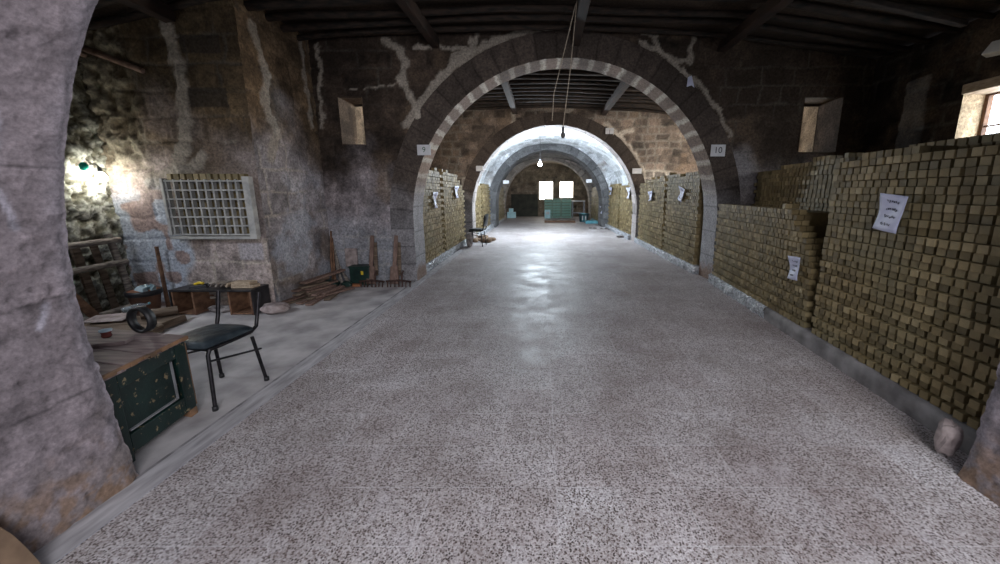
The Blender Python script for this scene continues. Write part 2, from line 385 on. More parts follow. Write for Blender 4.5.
# ================================================================== CROSS WALL with arch 9 / 10
YA = 6.1
def pxz(l): return [(onY(x, y, YA).x, onY(x, y, YA).z) for x, y in l]
ringo = [(XC+(RR+.45)*math.cos(a), ZS+(RR+.45)*math.sin(a)) for a in np.linspace(math.radians(148), math.radians(28), 16)]
ringo = [(x+random.uniform(-.03, .03), z+random.uniform(-.03, .03)) for x, z in ringo]
veins = [(ringo[:9], .085), (ringo[10:], .05),
         (pxz([(385, 42), (400, 50), (405, 62), (401, 80), (410, 98), (418, 112), (421, 122)]), .07),
         (pxz([(450, 92), (447, 72), (452, 56), (470, 50), (474, 38)]), .055), (pxz([(415, 48), (445, 47), (468, 47)]), .04),
         (pxz([(317, 45), (320, 70), (321, 100), (323, 128)]), .04), (pxz([(402, 84), (385, 86), (345, 90)]), .012),
         (pxz([(640, 30), (655, 34), (660, 50), (672, 58), (690, 62), (692, 40)]), .05), (pxz([(655, 60), (668, 75), (684, 72), (690, 84)]), .045),
         (pxz([(684, 78), (692, 88)]), .07), (pxz([(705, 110), (712, 120), (717, 136)]), .05)]
def cfY(X, Z):
    lo = col((.25, .24, .262), X.shape)
    k = sst(1.5, 3.6, X)[..., None]
    c, H = stonecol(X, Z, MAUVE*.82, SOOT*1.15, 11, soot=(1.35, 2.25), veins=veins, tone=.6)
    # brown stained courses towards the right, pale smoky patch over the stack
    c = mixc(c, c*.8+BROWN*.18, sst(1.6, 3.2, X)*.8)
    kp = sst(.45, .1, np.hypot((X-3.15)*.9, (Z-1.75)*.8)+(fbm(X*3, Z*3, 77, 3)-.5)*.5)
    c = mixc(c, col((.26, .245, .25), X.shape), kp*.8)
    kl = sst(1.5, .4, Z+(fbm(X*3, Z*3, 78, 4)-.5)*1.2)*sst(-1.5, -2.6, X)
    c = mixc(c, col((.30, .33, .37), X.shape), kl*.55)
    return c, H
p1 = onY(338, 97, YA); p2 = onY(366, 145, YA); q1 = onY(805, 97, YA); q2 = onY(835, 152, YA)
holes = [(p1.x, p2.x, p2.z, p1.z), (q1.x, q2.x, q2.z, q1.z)]
mb = MB()
wallY(mb, -3.75, 5.35, YA, .025, -1, arch=(XC, RR+.05, ZS), holes=holes, cf=cfY)
wallY(mb, -5.6, 5.6, YA+.5, .08, 1, arch=(XC, RR+.05, ZS), holes=holes, cf=cfY)
for hq, cq in zip(holes, ((.2, .14, .095), (.085, .06, .045))): reveal(mb, 'Y', *hq, YA-.01, YA+.51, cq)
struct(mb.build('wall_middle', 'stone'))
def cin_stripes(S, D, X, Z):
    mm, h1, h2, d = masonry(D*.01+.3, S, .27, 5, .0, 5, rough=.0)
    Sw = S+(fbm(S*6, D*8, 2, 3)-.5)*.05; r = Sw/.255; f = r-np.floor(r); dd = np.minimum(f, 1-f)*.255
    hh = _h(np.floor(r), S*0, 9)
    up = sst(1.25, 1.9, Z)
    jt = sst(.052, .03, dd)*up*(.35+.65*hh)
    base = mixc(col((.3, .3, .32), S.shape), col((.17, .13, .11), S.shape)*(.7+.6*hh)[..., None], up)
    base = mixc(base, col((.3, .22, .17), S.shape), sst(.3, .0, abs(Z-2.0)/2)*sst(0, -1.5, X)*.7)
    base = base*(.75+.5*fbm(S*9, D*9, 3, 4))[..., None]
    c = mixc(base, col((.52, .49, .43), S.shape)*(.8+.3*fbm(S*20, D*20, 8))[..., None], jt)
    # broad stone joints on the jambs
    f2 = Z/.42-np.floor(Z/.42); j2 = sst(.02, .008, np.minimum(f2, 1-f2)*.42)*(1-up)
    c = c*(1-.4*j2)[..., None]
    ru = sst(.3, .12, Z+(fbm(S*8, D*8, 14, 3)-.5)*.25); c = mixc(c, col((.2, .11, .06), S.shape), ru*.7)
    return c, (fbm(S*8, D*8, 4, 4)-.5)*.012-jt*.002
def cfr(S, Rr, X, Z):
    r = (S+(fbm(S*5, Rr*5, 21, 2)-.5)*.03)/.3; f = r-np.floor(r); j = sst(.018, .006, np.minimum(f, 1-f)*.3)
    hh = _h(np.floor(r), S*0, 19); up = sst(.8, 1.7, Z+(fbm(X*2, Z*2, 5, 3)-.5)*.6)
    c = mixc(col((.24, .23, .24), S.shape), col((.062, .048, .04), S.shape), up)*(.75+.5*hh)[..., None]*(.7+.6*fbm(X*7, Z*7, 23, 3))[..., None]
    return mixc(c, c*.55, j), -j*.008+(hh-.5)*.006
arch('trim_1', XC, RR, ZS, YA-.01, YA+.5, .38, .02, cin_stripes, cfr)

# ================================================================== NEAR ARCH (camera stands just before it)
NX, NR, NZ = .04, 2.28, 1.0
def cnear(S, D, X, Z):
    Dy = D/.475
    c = col((.2, .17, .182), S.shape)
    n = fbm(S*1.5, D*1.5+4, 31, 5); n2 = fbm(S*7, D*7, 32, 5)
    st = fbm(S*38, D*5, 48, 4); n3 = fbm(S*22, D*22, 49, 4)
    c = c*(.6+.8*n)[..., None]*(.6+.8*n2)[..., None]*(.72+.56*st)[..., None]*(.7+.6*n3)[..., None]
    # block joints (few, large blocks)
    for s0 in (.55, 1.02, 1.62, 2.35, 3.1, 4.2, 5.3, 6.2, 7.6, 8.4):
        dd = abs(S-s0-(fbm(D*4, S*0+s0, 33, 3)-.5)*.05); c = mixc(c, c*.45, sst(.009, .002, dd))
    # pale scratches and lime veins, lighter arris along the far edge
    for pts in ([(1.35, .3), (1.55, .24), (1.75, .26), (1.95, .2)], [(1.3, .1), (1.42, .17), (1.62, .2)], [(1.6, .1), (1.9, .05)], [(.9, .3), (1.0, .34)]):
        c = mixc(c, col((.42, .4, .46), S.shape), sst(.02, .004, polydist(S+(fbm(S*20, D*20, 5, 2)-.5)*.03, D+(n2-.5)*.05, pts))*.7)
    c = mixc(c, col((.3, .27, .3), S.shape), sst(.36, .46, D+(n2-.5)*.1)*.6)
    low = sst(.42, .05, Z+(n2-.5)*.5); ochre = sst(.5, .62, fbm(S*22, D*22, 36, 5)*.6+fbm(S*5, D*5, 37, 3)*.4)*sst(.42, .05, Z)
    c = mixc(c, col((.2, .165, .15), S.shape), low*.6); c = mixc(c, col((.22, .125, .06), S.shape), ochre*.6)
    pit = sst(.68, .74, fbm(S*16, D*16, 39, 3)); c = mixc(c, c*.5, pit*.6)
    H = (n2-.5)*.02+(n-.5)*.025+(n3-.5)*.016+(st-.5)*.006-pit*.006-sst(.4, .475, D)**3*.02*(n2+.3)
    eg = sst(.40, .475, D); H = H-eg*(fbm(S*14, D*5, 47, 4)-.3)*.05*sst(1.6, .6, Z)
    return c, H
def cnf(S, Rr, X, Z):
    n2 = fbm(X*6, Z*6, 41, 4); c = col((.3, .27, .3), S.shape)*(.75+.5*n2)[..., None]
    return c, (n2-.5)*.02
arch('trim_2', NX, NR, NZ, 1.24, 1.715, .3, .012, cnear, cnf, 'pillar_stone', .012, back=True, flare=.09)
mb = MB()
def cplain(X, Z): return stonecol(X, Z, MAUVE*.9, BROWN*.8, 51, soot=(2, 3))
wallY(mb, -5.7, 5.6, 1.25, .07, -1, arch=(NX, NR+.1, NZ), cf=cplain, z1=4.2)
wallY(mb, -5.7, 5.6, 1.70, .05, 1, arch=(NX, NR+.1, NZ), cf=cplain)
struct(mb.build('wall_near', 'stone'))

# ================================================================== LEFT RECESS
GY, LX, BX = 4.7, -5.42, -3.55
def cleft(Y, Z):      # rubble wall, deep relief
    n = fbm(Y*3, Z*3, 61, 4); r1 = fbm(Y*13+3, Z*13, 62, 5); ri = abs(fbm(Y*8, Z*8, 63, 4)-.5)*2
    c = mixc(col((.14, .135, .1), Y.shape), col((.44, .45, .4), Y.shape), sst(.4, .6, r1))*(.6+.8*fbm(Y*25, Z*25, 66, 4))[..., None]
    c = mixc(c, col((.06, .05, .03), Y.shape), sst(.1, .02, ri)*.8)
    c = mixc(c, col((.09, .075, .045), Y.shape), sst(1.9, 2.7, Z+(n-.5)*.8)*.85)
    return c, (n-.5)*.1+(r1-.5)*.065-sst(.12, 0, ri)*.03
mb = MB(); wallX(mb, 1.7, 4.75, LX, .022, 1, cf=cleft); struct(mb.build('wall_left', 'stone'))
def cgr(X, Z):
    v = [([(-4.35, 3.5), (-4.3, 2.9), (-4.33, 2.3), (-4.5, 1.8), (-4.95, 1.6)], .1), ([(-4.2, 1.95), (-4.35, 1.8), (-4.5, 1.75)], .09)]
    c, H = stonecol(X, Z, np.array([.3, .25, .235]), np.array([.115, .08, .045]), 71, soot=(1.6, 2.5), ch=.3, bw=.42, veins=v, tone=.5)
    # bluish limewash over the left lower half with bare stones showing
    edge = -4.62+(fbm(X*3, Z*3, 72, 4)-.5)*.7
    lm = sst(edge+.12, edge-.1, X)*sst(1.75, 1.3, Z+(fbm(X*2+7, Z*2, 73, 4)-.5)*.6)
    px_ = (X*6+3)%1; bare = sst(.60, .66, vn(X*6.2, Z*7.5, 75))
    c = mixc(c, col((.36, .4, .47), X.shape)*(.8+.4*fbm(X*8, Z*8, 76))[..., None], lm*.9*(1-bare)); c = mixc(c, col((.26, .19, .18), X.shape), lm*bare*.8)
    rub = sst(-4.75, -5.05, X)*sst(1.5, 2.0, Z); r1 = fbm(X*10, Z*10, 62, 4)
    c = mixc(c, mixc(col((.1, .08, .05), X.shape), col((.3, .27, .2), X.shape), sst(.35, .65, r1)), rub*.8)
    dk = ((X > -4.25) & (X < -3.78) & (((Z > 2.5) & (Z < 2.72)) | ((Z > 3.1) & (Z < 3.32)))).astype(float)
    c = mixc(c, col((.035, .028, .022), X.shape), dk*.8)
    c = mixc(c, col((.34, .33, .36), X.shape), ((X > -3.95) & (X < -3.62) & (Z > .62) & (Z < .86)).astype(float)*.6)
    return c, H*1.0+rub*(r1-.5)*.1
gh = [(-4.62, -3.66, .98, 1.68)]
mb = MB(); wallY(mb, -5.6, BX, GY, .02, -1, holes=gh, cf=cgr); reveal(mb, 'Y', -4.62, -3.66, .98, 1.68, GY-.02, GY+.22, (.1, .09, .06))
wallY(mb, -4.7, -3.6, GY+.21, .05, -1, .9, 1.75, cf=cplain)
def cbt(Y, Z):
    v = [([(4.95, 3.5), (5.1, 3.0), (5.0, 2.6), (5.15, 2.3), (4.95, 1.95)], .09), ([(5.9, 3.7), (5.95, 2.5)], .05)]
    return stonecol(Y+20, Z, np.array([.29, .265, .27]), np.array([.13, .088, .052]), 81, soot=(1.7, 2.6), ch=.3, bw=.42, veins=[([(a+20, b) for a, b in p], w) for p, w in v], plaster=.55)
wallX(mb, GY, YA+.03, BX, .02, 1, cf=cbt)
struct(mb.build('wall_buttress', 'stone'))

mb = MB(); mb.box((LX+.1, 2.55, 2.35), (.02, .9, .7)); w6 = struct(mb.build('window_6', 'sky_right'))  # unseen glowing pane, added to brighten the left recess
mb = MB()
for yy in (2.1, 2.55, 3.0): mb.box((LX+.13, yy, 2.35), (.05, .06, .78))
for z in (2.0, 2.7): mb.box((LX+.13, 2.55, z), (.051, .96, .06))
mb.build('window_frame', 'wood_brown', w6)  # frame around the added pane
# ================================================================== RIGHT SIDE WALL, near bay
RX = 5.15
def crt(Y, Z): return stonecol(Y+40, Z, BROWN*.5, SOOT*.8, 91, soot=(.8, 1.8), tone=.6)
w1 = onX(957, 80, RX); w2 = onX(957, 138, RX)
wh = (3.3, w1.y-.12, w2.z-.25, w1.z-.13)
mb = MB(); wallX(mb, 1.7, YA+.05, RX, .04, -1, holes=[wh], cf=crt)
reveal(mb, 'X', wh[0], wh[1], wh[2], wh[3], RX-.01, RX+.33, (.42, .33, .22))
struct(mb.build('wall_right', 'stone'))
mb = MB(); mb.box((RX+.34, (wh[0]+wh[1])/2, (wh[2]+wh[3])/2), (.02, wh[1]-wh[0], wh[3]-wh[2]))
w = struct(mb.build('window_1', 'sky_right'))
mb = MB()
for yy in (wh[0]+.03, wh[0]+.4, wh[1]-.02): mb.box((RX+.29, yy, (wh[2]+wh[3])/2), (.06, .04, wh[3]-wh[2]))
for z in (wh[2]+.03, wh[3]-.05): mb.box((RX+.29, (wh[0]+wh[1])/2, z), (.059, wh[1]-wh[0]-.001, .08))
mb.box((RX+.29, (wh[0]+wh[1])/2, wh[2]+.38), (.03, wh[1]-wh[0], .02))
mb.build('window_frame', 'wood_brown', w)
mb = MB(); mb.box((RX+.1, (wh[0]+wh[1])/2, wh[3]-.035), (.3, wh[1]-wh[0]-.01, .07)); mb.box((RX+.015, (wh[0]+wh[1])/2, wh[3]+.02), (.06, wh[1]-wh[0]+.06, .06)); mb.build('lintel', 'wood_pale', w, .008)

# ================================================================== BAY 2 (6.6 - 11)
YB = 11.0
def cfB(X, Z):
    v = [([(-.9+a, b) for a, b in ((-.4, 2.7), (.0, 3.1), (.15, 3.5), (.1, 3.7))], .08), ([(1.9, 3.4), (2.2, 3.1), (2.6, 3.25)], .09), ([(.6, 3.55), (.9, 3.9)], .07),
         ([(XC+2.85*math.cos(a), .93+2.85*math.sin(a)) for a in np.linspace(1.05, .3, 10)], .05)]
    c, H = stonecol(X, Z, np.array([.22, .195, .17]), np.array([.13, .1, .08]), 101, soot=(1.2, 2.2), veins=v, mortc=np.array([.75, .68, .58]), ch=.21, bw=.34, mort=.034, tone=1.1)
    k = sst(1.2, 3.0, X+(fbm(X, Z, 7, 3)-.5)*2); c = mixc(c, c*2.0+.02, k*.8)  # wall colour lightened towards the right, window light painted in
    return c, H
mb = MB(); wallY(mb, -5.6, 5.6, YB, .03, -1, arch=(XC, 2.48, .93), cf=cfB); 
def cs2(Y, Z): return stonecol(Y+60, Z, np.array([.3, .25, .2]), np.array([.3, .22, .15]), 111, mortc=np.array([.5, .45, .37]), ch=.24, bw=.38)
h2 = (8.0, 9.6, 2.0, 2.9)
wallX(mb, 6.55, YB+.05, 5.3, .07, -1, holes=[h2], cf=cs2); reveal(mb, 'X', *h2, 5.29, 5.7, (.45, .38, .3), .1)
wallX(mb, 6.55, YB+.05, -3.6, .05, 1, holes=[h2], cf=cs2); reveal(mb, 'X', *h2, -4.0, -3.59, (.45, .38, .3), .1)
struct(mb.build('wall_bay', 'stone'))
for i, sx in ((2, 5.71), (3, -4.01)):
    mb = MB(); mb.box((sx, 8.8, 2.45), (.02, 1.6, .9)); w = struct(mb.build('window_%d' % i, 'sky_bay'))
    mb = MB(); sg = -1 if sx > 0 else 1
    for yy in (8.03, 8.8, 9.57): mb.box((sx+sg*.05, yy, 2.45), (.05, .06, .9))
    mb.build('window_frame', 'wood_brown', w)
def cing(tone, seed):
    def f(S, D, X, Z):
        r = (S+(fbm(S*5, D*5, seed, 2)-.5)*.04)/.3; ff = r-np.floor(r); j = sst(.02, .006, np.minimum(ff, 1-ff)*.3)
        u = D/.42+_h(np.floor(r), S*0, seed)*3; fu = u-np.floor(u); j = np.maximum(j, sst(.02, .006, np.minimum(fu, 1-fu)*.42))
        hh = _h(np.floor(r), np.floor(u), seed+2)
        c = col(tone, S.shape)*(.62+.6*hh)[..., None]*(.75+.5*fbm(S*6, D*6, seed+4, 3))[..., None]
        return mixc(c, c*.6, j), (hh-.5)*.012-j*.012
    return f
cfd = lambda S, Rr, X, Z: (lambda r: (r[0]*1.0, r[1]))(cfr(S, Rr, X, Z))
arch('trim_3', XC, 2.45, .93, YB-.01, YB+.5, .34, .04, cing((.3, .27, .26), 5), cfd)

# ================================================================== BAY 3 vault, arch 3, bay 4, arch 4, end
def vault(name, xc, a, b, z0, Y0, Y1, tone, seed, res=.06):
    mb = MB(); n = int(z0/res); m = int(PI*(a+b)/2/res); an = np.linspace(PI, 0, m)
    x = np.concatenate([np.full(n, xc-a), xc+a*np.cos(an), np.full(n, xc+a)]); z = np.concatenate([np.linspace(0, z0, n, endpoint=False), z0+b*np.sin(an), np.linspace(0, z0, n, endpoint=False)[::-1]])
    L = np.concatenate([[0], np.cumsum(np.hypot(np.diff(x), np.diff(z)))]); ys = axis(Y0, Y1, res); S, D = np.meshgrid(L, ys, indexing='ij')
    mm, h1, h2, d = masonry(D, S, .27, .4, .02, seed)
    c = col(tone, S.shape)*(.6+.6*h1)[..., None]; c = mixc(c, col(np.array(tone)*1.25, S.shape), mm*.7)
    mb.grid(np.stack([x[:, None]+0*D, D, z[:, None]+0*D], -1), c); return struct(mb.build(name, 'stone'))
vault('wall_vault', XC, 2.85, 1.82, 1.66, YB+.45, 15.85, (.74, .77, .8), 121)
cft2 = lambda X, Z: stonecol(X, Z, np.array([.6, .62, .65]), np.array([.6, .62, .65]), 133, tone=.3)
mb = MB(); cft = lambda X, Z: stonecol(X, Z, np.array([.4, .38, .36]), np.array([.3, .28, .27]), 131)
wallY(mb, -2.6, 3.4, 15.8, .07, -1, z1=3.6, arch=(XC-.05, 2.33, .92), cf=cft2)
struct(mb.build('wall_cross', 'stone'))
arch('trim_4', XC-.05, 2.30, .92, 15.79, 17.0, .32, .05, cing((.13, .13, .135), 6), lambda S, R_, X, Z: cing((.13, .13, .135), 7)(S, R_, X, Z))
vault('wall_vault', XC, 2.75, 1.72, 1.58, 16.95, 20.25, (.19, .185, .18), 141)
mb = MB(); wallY(mb, -2.6, 3.4, 20.2, .07, -1, z1=3.5, arch=(XC-.05, 2.38, .85), cf=cft); struct(mb.build('wall_cross', 'stone'))
arch('trim_5', XC-.05, 2.33, .85, 20.19, 21.0, .3, .06, cing((.34, .3, .27), 8), lambda S, R_, X, Z: cing((.38, .33, .29), 9)(S, R_, X, Z))
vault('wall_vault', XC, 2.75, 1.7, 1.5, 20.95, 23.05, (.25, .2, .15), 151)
YE = 23.0
e = [onY(539, 181.6, YE), onY(552.8, 199.5, YE), onY(560, 181.6, YE), onY(573, 197.5, YE)]
wins = [(e[0].x, e[1].x, e[1].z, e[0].z), (e[2].x, e[3].x, e[3].z, e[2].z)]
def cend(X, Z): return stonecol(X, Z, np.array([.2, .15, .11]), np.array([.26, .2, .14]), 161, tone=.4)
mb = MB(); wallY(mb, -2.7, 3.4, YE, .05, -1, z1=3.4, holes=wins, cf=cend)
for hw in wins: reveal(mb, 'Y', *hw, YE-.01, YE+.35, (.5, .42, .3), .1)
struct(mb.build('wall_end', 'stone'))
for i, (a, b_, c_, d_) in enumerate(wins):
    mb = MB(); mb.box(((a+b_)/2, YE+.36, (c_+d_)/2), (b_-a, .02, d_-c_)); w = struct(mb.build('window_%d' % (4+i), 'sky_far'))
    mb = MB(); mb.box(((a+b_)/2, YE+.33, (c_+d_)/2), (.03, .03, d_-c_)); mb.build('window_frame', 'wood_brown', w)

# ================================================================== FLOORS
def plane(name, x0, x1, y0, y1, z, mat):
    mb = MB(); mb.add([(x0, y0, z), (x1, y0, z), (x1, y1, z), (x0, y1, z)], [(0, 1, 2, 3)]); return struct(mb.build(name, mat))
plane('floor', -2.0, 3.2, -2.5, 23.1, 0, 'terrazzo')
mb = MB(); mb.add([(-5.8, -2.5, -.004), (-2.17, -2.5, -.004), (-2.17, 23, -.004), (-5.8, 23, -.004)], [(0, 1, 2, 3)]); mb.add([(3.2, -2.5, 0), (5.8, -2.5, 0), (5.8, 23, 0), (3.2, 23, 0)], [(0, 1, 2, 3)])
struct(mb.build('floor_side', 'concrete_side'))
simple('curb', (.3, .285, .295), (.5, .48, .495), 6, .75, detail=10, stretch=(4, .7, 1))
plane('floor_strip', -2.15, -2.0, -2.5, 23, 0.002, 'curb')
simple('joint_dark', (.13, .12, .125), (.34, .32, .33), 9, .85)
plane('floor_joint', -2.175, -2.15, -2.5, 23, -.001, 'joint_dark')

# ================================================================== CEILINGS and beams
def ceil(Y0, Y1, nm):
    mb = MB(); xs = np.linspace(-6.1, 6.1, 50); ys = axis(Y0, Y1, .18); X, Y = np.meshgrid(xs, ys, indexing='ij')
    Z = zc(X)+.06+(np.arange(len(ys)) % 2)[None, :]*.012; c = col((.05, .035, .025), X.shape)*(.4+1.2*_h(np.floor(Y/.18), np.floor(X*.5), 3))[..., None]
    mb.grid(np.stack([X, Y, Z], -1), c, smooth=False); return struct(mb.build(nm, 'stone'))
ceil(1.2, 6.7, 'ceiling'); ceil(6.5, 11.2, 'ceiling_bay')
def pole(y, x0, x1, r, mat, nm, dz=0):
    mb = MB(); xs = np.linspace(x0, x1, 14); ph = random.uniform(0, 6)
    mb.tube([(x, y+.03*math.sin(x*.9+ph), float(zc(x))+.0-dz+.015*math.sin(x*1.7+ph)) for x in xs], [r*(1-.02*i) for i in range(14)], 8)
    return struct(mb.build(nm, mat))
for i, y in enumerate(np.arange(1.95, 6.0, .3)): pole(y+random.uniform(-.04, .04), -5.5, 5.2, random.choice((.045, .05, .06)), 'wood_rafter', 'ceiling_pole')
for i, y in enumerate(np.arange(6.85, 10.9, .33)): pole(y, -5.3, 5.2, .05, 'wood_rafter', 'ceiling_pole')
for X0, Ya, Yb in ((-1.62, 1.7, YA), (.5, 1.7, YA), (2.75, 1.7, YA), (-4.3, 1.7, GY), (-.75, 6.6, YB), (1.75, 6.6, YB), (4, 6.6, YB)):
    mb = MB(); h = float(zc(X0)); mb.box((X0, (Ya+Yb)/2, h-.08), (.13, Yb-Ya, .16), (0, 0, random.uniform(-.01, .01)), jit=.01)
    struct(mb.build('ceiling_beam', 'wood_beam', None, .012))
# broken pale rafter seen at the upper right
mb = MB(); mb.box((4.0, 4.4, 3.42), (1.4, .07, .06), (0, math.radians(8), .1)); struct(mb.build('ceiling_beam', 'wood_rafter', None, .01))

# ================================================================== SOAP STACKS
# each bar is (centre, dims, rot)
BW, BH, BD, PIT, RO = .054, .052, .075, .0755, .0555
bars = []
def stack(sx, xf, Y0, Y1, hf, z0=.15, jit=.006, near=False, scale=1.0, depthrows=1, ragged=.0):
    nr = int(4.0/(RO*scale)); k = 0
    for r in range(nr):
        z = z0+(r+.5)*RO*scale
        y = Y0+(PIT*scale/2 if r % 2 else 0)+BW*scale/2+random.uniform(-.011, .011)
        while y < Y1-BW*scale/2:
            h = hf(y)+ragged*(vn(np.array(y*6.), np.array(0.), 4)-.5)
            if z+BH/2 < h:
                rec = .034 if r % 2 else 0
                for q in range(depthrows if z > h-.2 else 1):
                    x = xf(y)+sx*(rec+BD/2+q*(BD+.01))+random.uniform(-jit, jit)*(1 if near else .5)
                    bars.append((x, y+random.uniform(-.003, .003), z, BD, BW*scale, BH*scale*(1 if scale == 1 else .94), random.uniform(-.07, .07), near))
            y += PIT*scale
coreM = MB()
def core(sx, xf, Y0, Y1, h, off=.09, dep=.5, z0=.02):
    xa, xb = xf(Y0)+sx*off, xf(Y1)+sx*off; v = []
    for z in (z0, h):
        for x, y in ((xa, Y0), (xb, Y1), (xb+sx*dep, Y1), (xa+sx*dep, Y0)): v.append((x, y, z))
    coreM.add(v, [(0, 1, 2, 3), (7, 6, 5, 4), (4, 5, 1, 0), (5, 6, 2, 1), (6, 7, 3, 2), (7, 4, 0, 3)])
XA = lambda y: 2.50+(y-1.8)*(2.87-2.50)/(6.0-1.8)
# nearest stack
stack(1, XA, 1.74, 3.44, lambda y: 1.80+.02*math.sin(y*5), near=True, depthrows=3, ragged=.03)
core(1, XA, 1.76, 3.42, 1.72)
XA2 = lambda y: XA(y)+.3
stack(1, XA2, 1.74, 3.05, lambda y: 1.89-.03*max(0, y-2.3), z0=.15+RO*27, depthrows=3, ragged=.06); core(1, XA2, 1.76, 3.2, 1.82, .1, 1.2)
if 0: stack(1, lambda y: XA(y)+.33, 3.0, 3.5, lambda y: 1.85, z0=.15+RO*27, depthrows=2, ragged=.05)
# second: low front tier, gap, high rear tier
def h2f(y):
    return 1.36 if y > 3.98 else (1.36-max(0, (3.98-y))*1.2)
stack(1, XA, 3.5, 6.02, h2f, depthrows=2, ragged=.04); core(1, XA, 3.5, 5.98, .7)
core(1, XA, 4.0, 5.98, 1.28)
XR = lambda y: 3.3+(y-3.5)*.06
stack(1, XR, 3.5, 6.05, lambda y: 1.9+.05*math.sin(y*3)+.06*(4.5-y)*.3, z0=.15+RO*12, depthrows=2, ragged=.1); core(1, XR, 3.5, 6.05, 1.82, .09, .9)
# steps of the broken corner between front and rear tiers
for i in range(7):
    yy = 3.75+i*.05
    stack(1, lambda y: 2.98+.04*i, yy-.1, yy+.05, lambda y, i=i: 1.1+i*.05, z0=.15+RO*8)
# bay 2
XB = lambda y: 2.86
stack(1, XB, 6.75, 8.55, lambda y: 1.9+.03*math.sin(y*4), scale=1.15, depthrows=2, ragged=.05); core(1, XB, 6.76, 8.5, 1.82, .09, 1.5)
stack(1, XB, 8.64, 10.85, lambda y: 1.9-.08*max(0, y-9.8)*2, scale=1.2, depthrows=2, ragged=.1); core(1, XB, 8.66, 10.8, 1.65, .09, 1.5)
XL = lambda y: -2.2
stack(-1, XL, 6.75, 8.3, lambda y: 1.98-.25*max(0, (7.3-y)), scale=1.15, depthrows=1, ragged=.1); core(-1, XL, 6.76, 8.25, 1.65, .09, 1.5)
stack(-1, XL, 8.42, 10.7, lambda y: 2.0-max(0, y-9.8)*.5, scale=1.2, depthrows=1, ragged=.08); core(-1, XL, 8.5, 10.6, 1.5, .09, 1.5)
# bay 3
for sx, X0 in ((1, 2.86), (-1, -2.15)):
    f = lambda y, X0=X0: X0
    stack(sx, f, 11.6, 13.5, lambda y: 1.78, scale=1.5, ragged=.1); core(sx, f, 11.6, 13.45, 1.6, .09, .35)
    stack(sx, f, 13.7, 15.75, lambda y: 1.85, scale=1.5, ragged=.1); core(sx, f, 13.7, 15.7, 1.7, .09, .35)
for sx, X0 in ((1, 2.7), (-1, -1.98)):
    f = lambda y, X0=X0: X0
    stack(sx, f, 17.1, 20.1, lambda y: 1.75, scale=1.8, ragged=.1); core(sx, f, 17.1, 20.1, 1.6, .09, .3)
# individuals: the 300 nearest face bars of the nearest stack that lie inside the frame
def proj(p):
    d = Vector(p)-Vector((0, 0, CH)); zf = d.y*math.cos(TH)-d.z*math.sin(TH); u = d.y*math.sin(TH)+d.z*math.cos(TH)
    return PX+F*d.x/zf, PY-F*u/zf, zf
cand = []
for i, b in enumerate(bars):
    if b[7] and b[0] < XA(b[1])+.06:
        x, y, zf = proj(b[:3])
        edge = proj((2.37, 1.73, b[2]))[0]
        if x < min(1000, edge)-2 and 0 < y < 560: cand.append((Vector((b[0], b[1], b[2]-CH)).length, i))
cand.sort(); chosen = [i for _, i in cand[:300]]; cs = set(chosen)
mm_ = MB(); BOXF = [(0, 3, 2, 1), (4, 5, 6, 7), (0, 1, 5, 4), (1, 2, 6, 5), (2, 3, 7, 6), (3, 0, 4, 7)]
base = np.array([(x, y, z) for z in (-.5, .5) for x, y in ((-.5, -.5), (.5, -.5), (.5, .5), (-.5, .5))])
for i, (x, y, z, dx, dy, dz, r, nr) in enumerate(bars):
    if i in cs: continue
    v = base*np.array([dx, dy, dz]); cr, sr = math.cos(r), math.sin(r)
    w = np.stack([v[:, 0]*cr-v[:, 1]*sr+x, v[:, 0]*sr+v[:, 1]*cr+y, v[:, 2]+z], 1); mm_.add(w, BOXF)
mm_.v += coreM.v; 
for q in coreM.f: mm_.f.append(tuple(i+mm_.n for i in q)); mm_.s.append(False)
mm_.c += coreM.c; mm_.n += coreM.n
so = mm_.build('soap_bars', 'soap_mass')
tag(so, 'thousands of olive-brown soap bars walled up along both sides of the hall', 'soap bars', 'soap bars in the wall stacks', 'stuff')
mb = MB(); mb.box((0, 0, 0), (BD, BW, BH)); proto = mb.build('soap_bar', 'soap_single', None, .003)
for n, i in enumerate(chosen):
    x, y, z, dx, dy, dz, r, nr = bars[i]
    o = proto if n == 0 else proto.copy()
    if n: C.objects.link(o)
    o.location = (x, y, z); o.rotation_euler = (random.uniform(-.02, .02), random.uniform(-.02, .02), r)
    tag(o, 'olive soap bar in the face of the tall stack beside the right stone pillar', 'soap bar', 'soap bars in the nearest stack face')
# plinths
def plinth(xf, Y0, Y1, sx, mat, h=.15, wv=.02):
    mb = MB(); ys = axis(Y0, Y1, .04); prof = [(-.03, 0), (-.03, h*.5), (-.025, h-.02), (-.0, h), (.3, h)]
    P = np.zeros((len(ys), len(prof), 3))
    for i, y in enumerate(ys):
        for j, (a, z) in enumerate(prof):
            P[i, j] = (xf(y)+sx*(a+(wv*(random.random()-.5) if j < 4 else 0)), y, z)
    mb.grid(P, smooth=True, flip=(sx > 0)); mb.add([P[0, 0], P[0, 1], P[0, 3], P[0, 4], P[0, 4]*[1, 1, 0]], [(0, 1, 2, 3, 4)]); return struct(mb.build('baseboard_soap', mat))
plinth(XA, 1.72, 4.2, 1, 'concrete_plinth', wv=.01); plinth(XA, 4.2, 6.04, 1, 'plastic_sheet', wv=.035)
plinth(XB, 6.62, 10.98, 1, 'plastic_sheet', wv=.05); plinth(XL, 6.65, 10.95, -1, 'plastic_sheet', wv=.05)
for a, b_ in ((11.52, 15.78), (17.02, 20.18)):
    plinth(lambda y: 2.8, a, b_, 1, 'plastic_sheet', wv=.05); plinth(lambda y: -2.08, a, b_, -1, 'plastic_sheet', wv=.05)

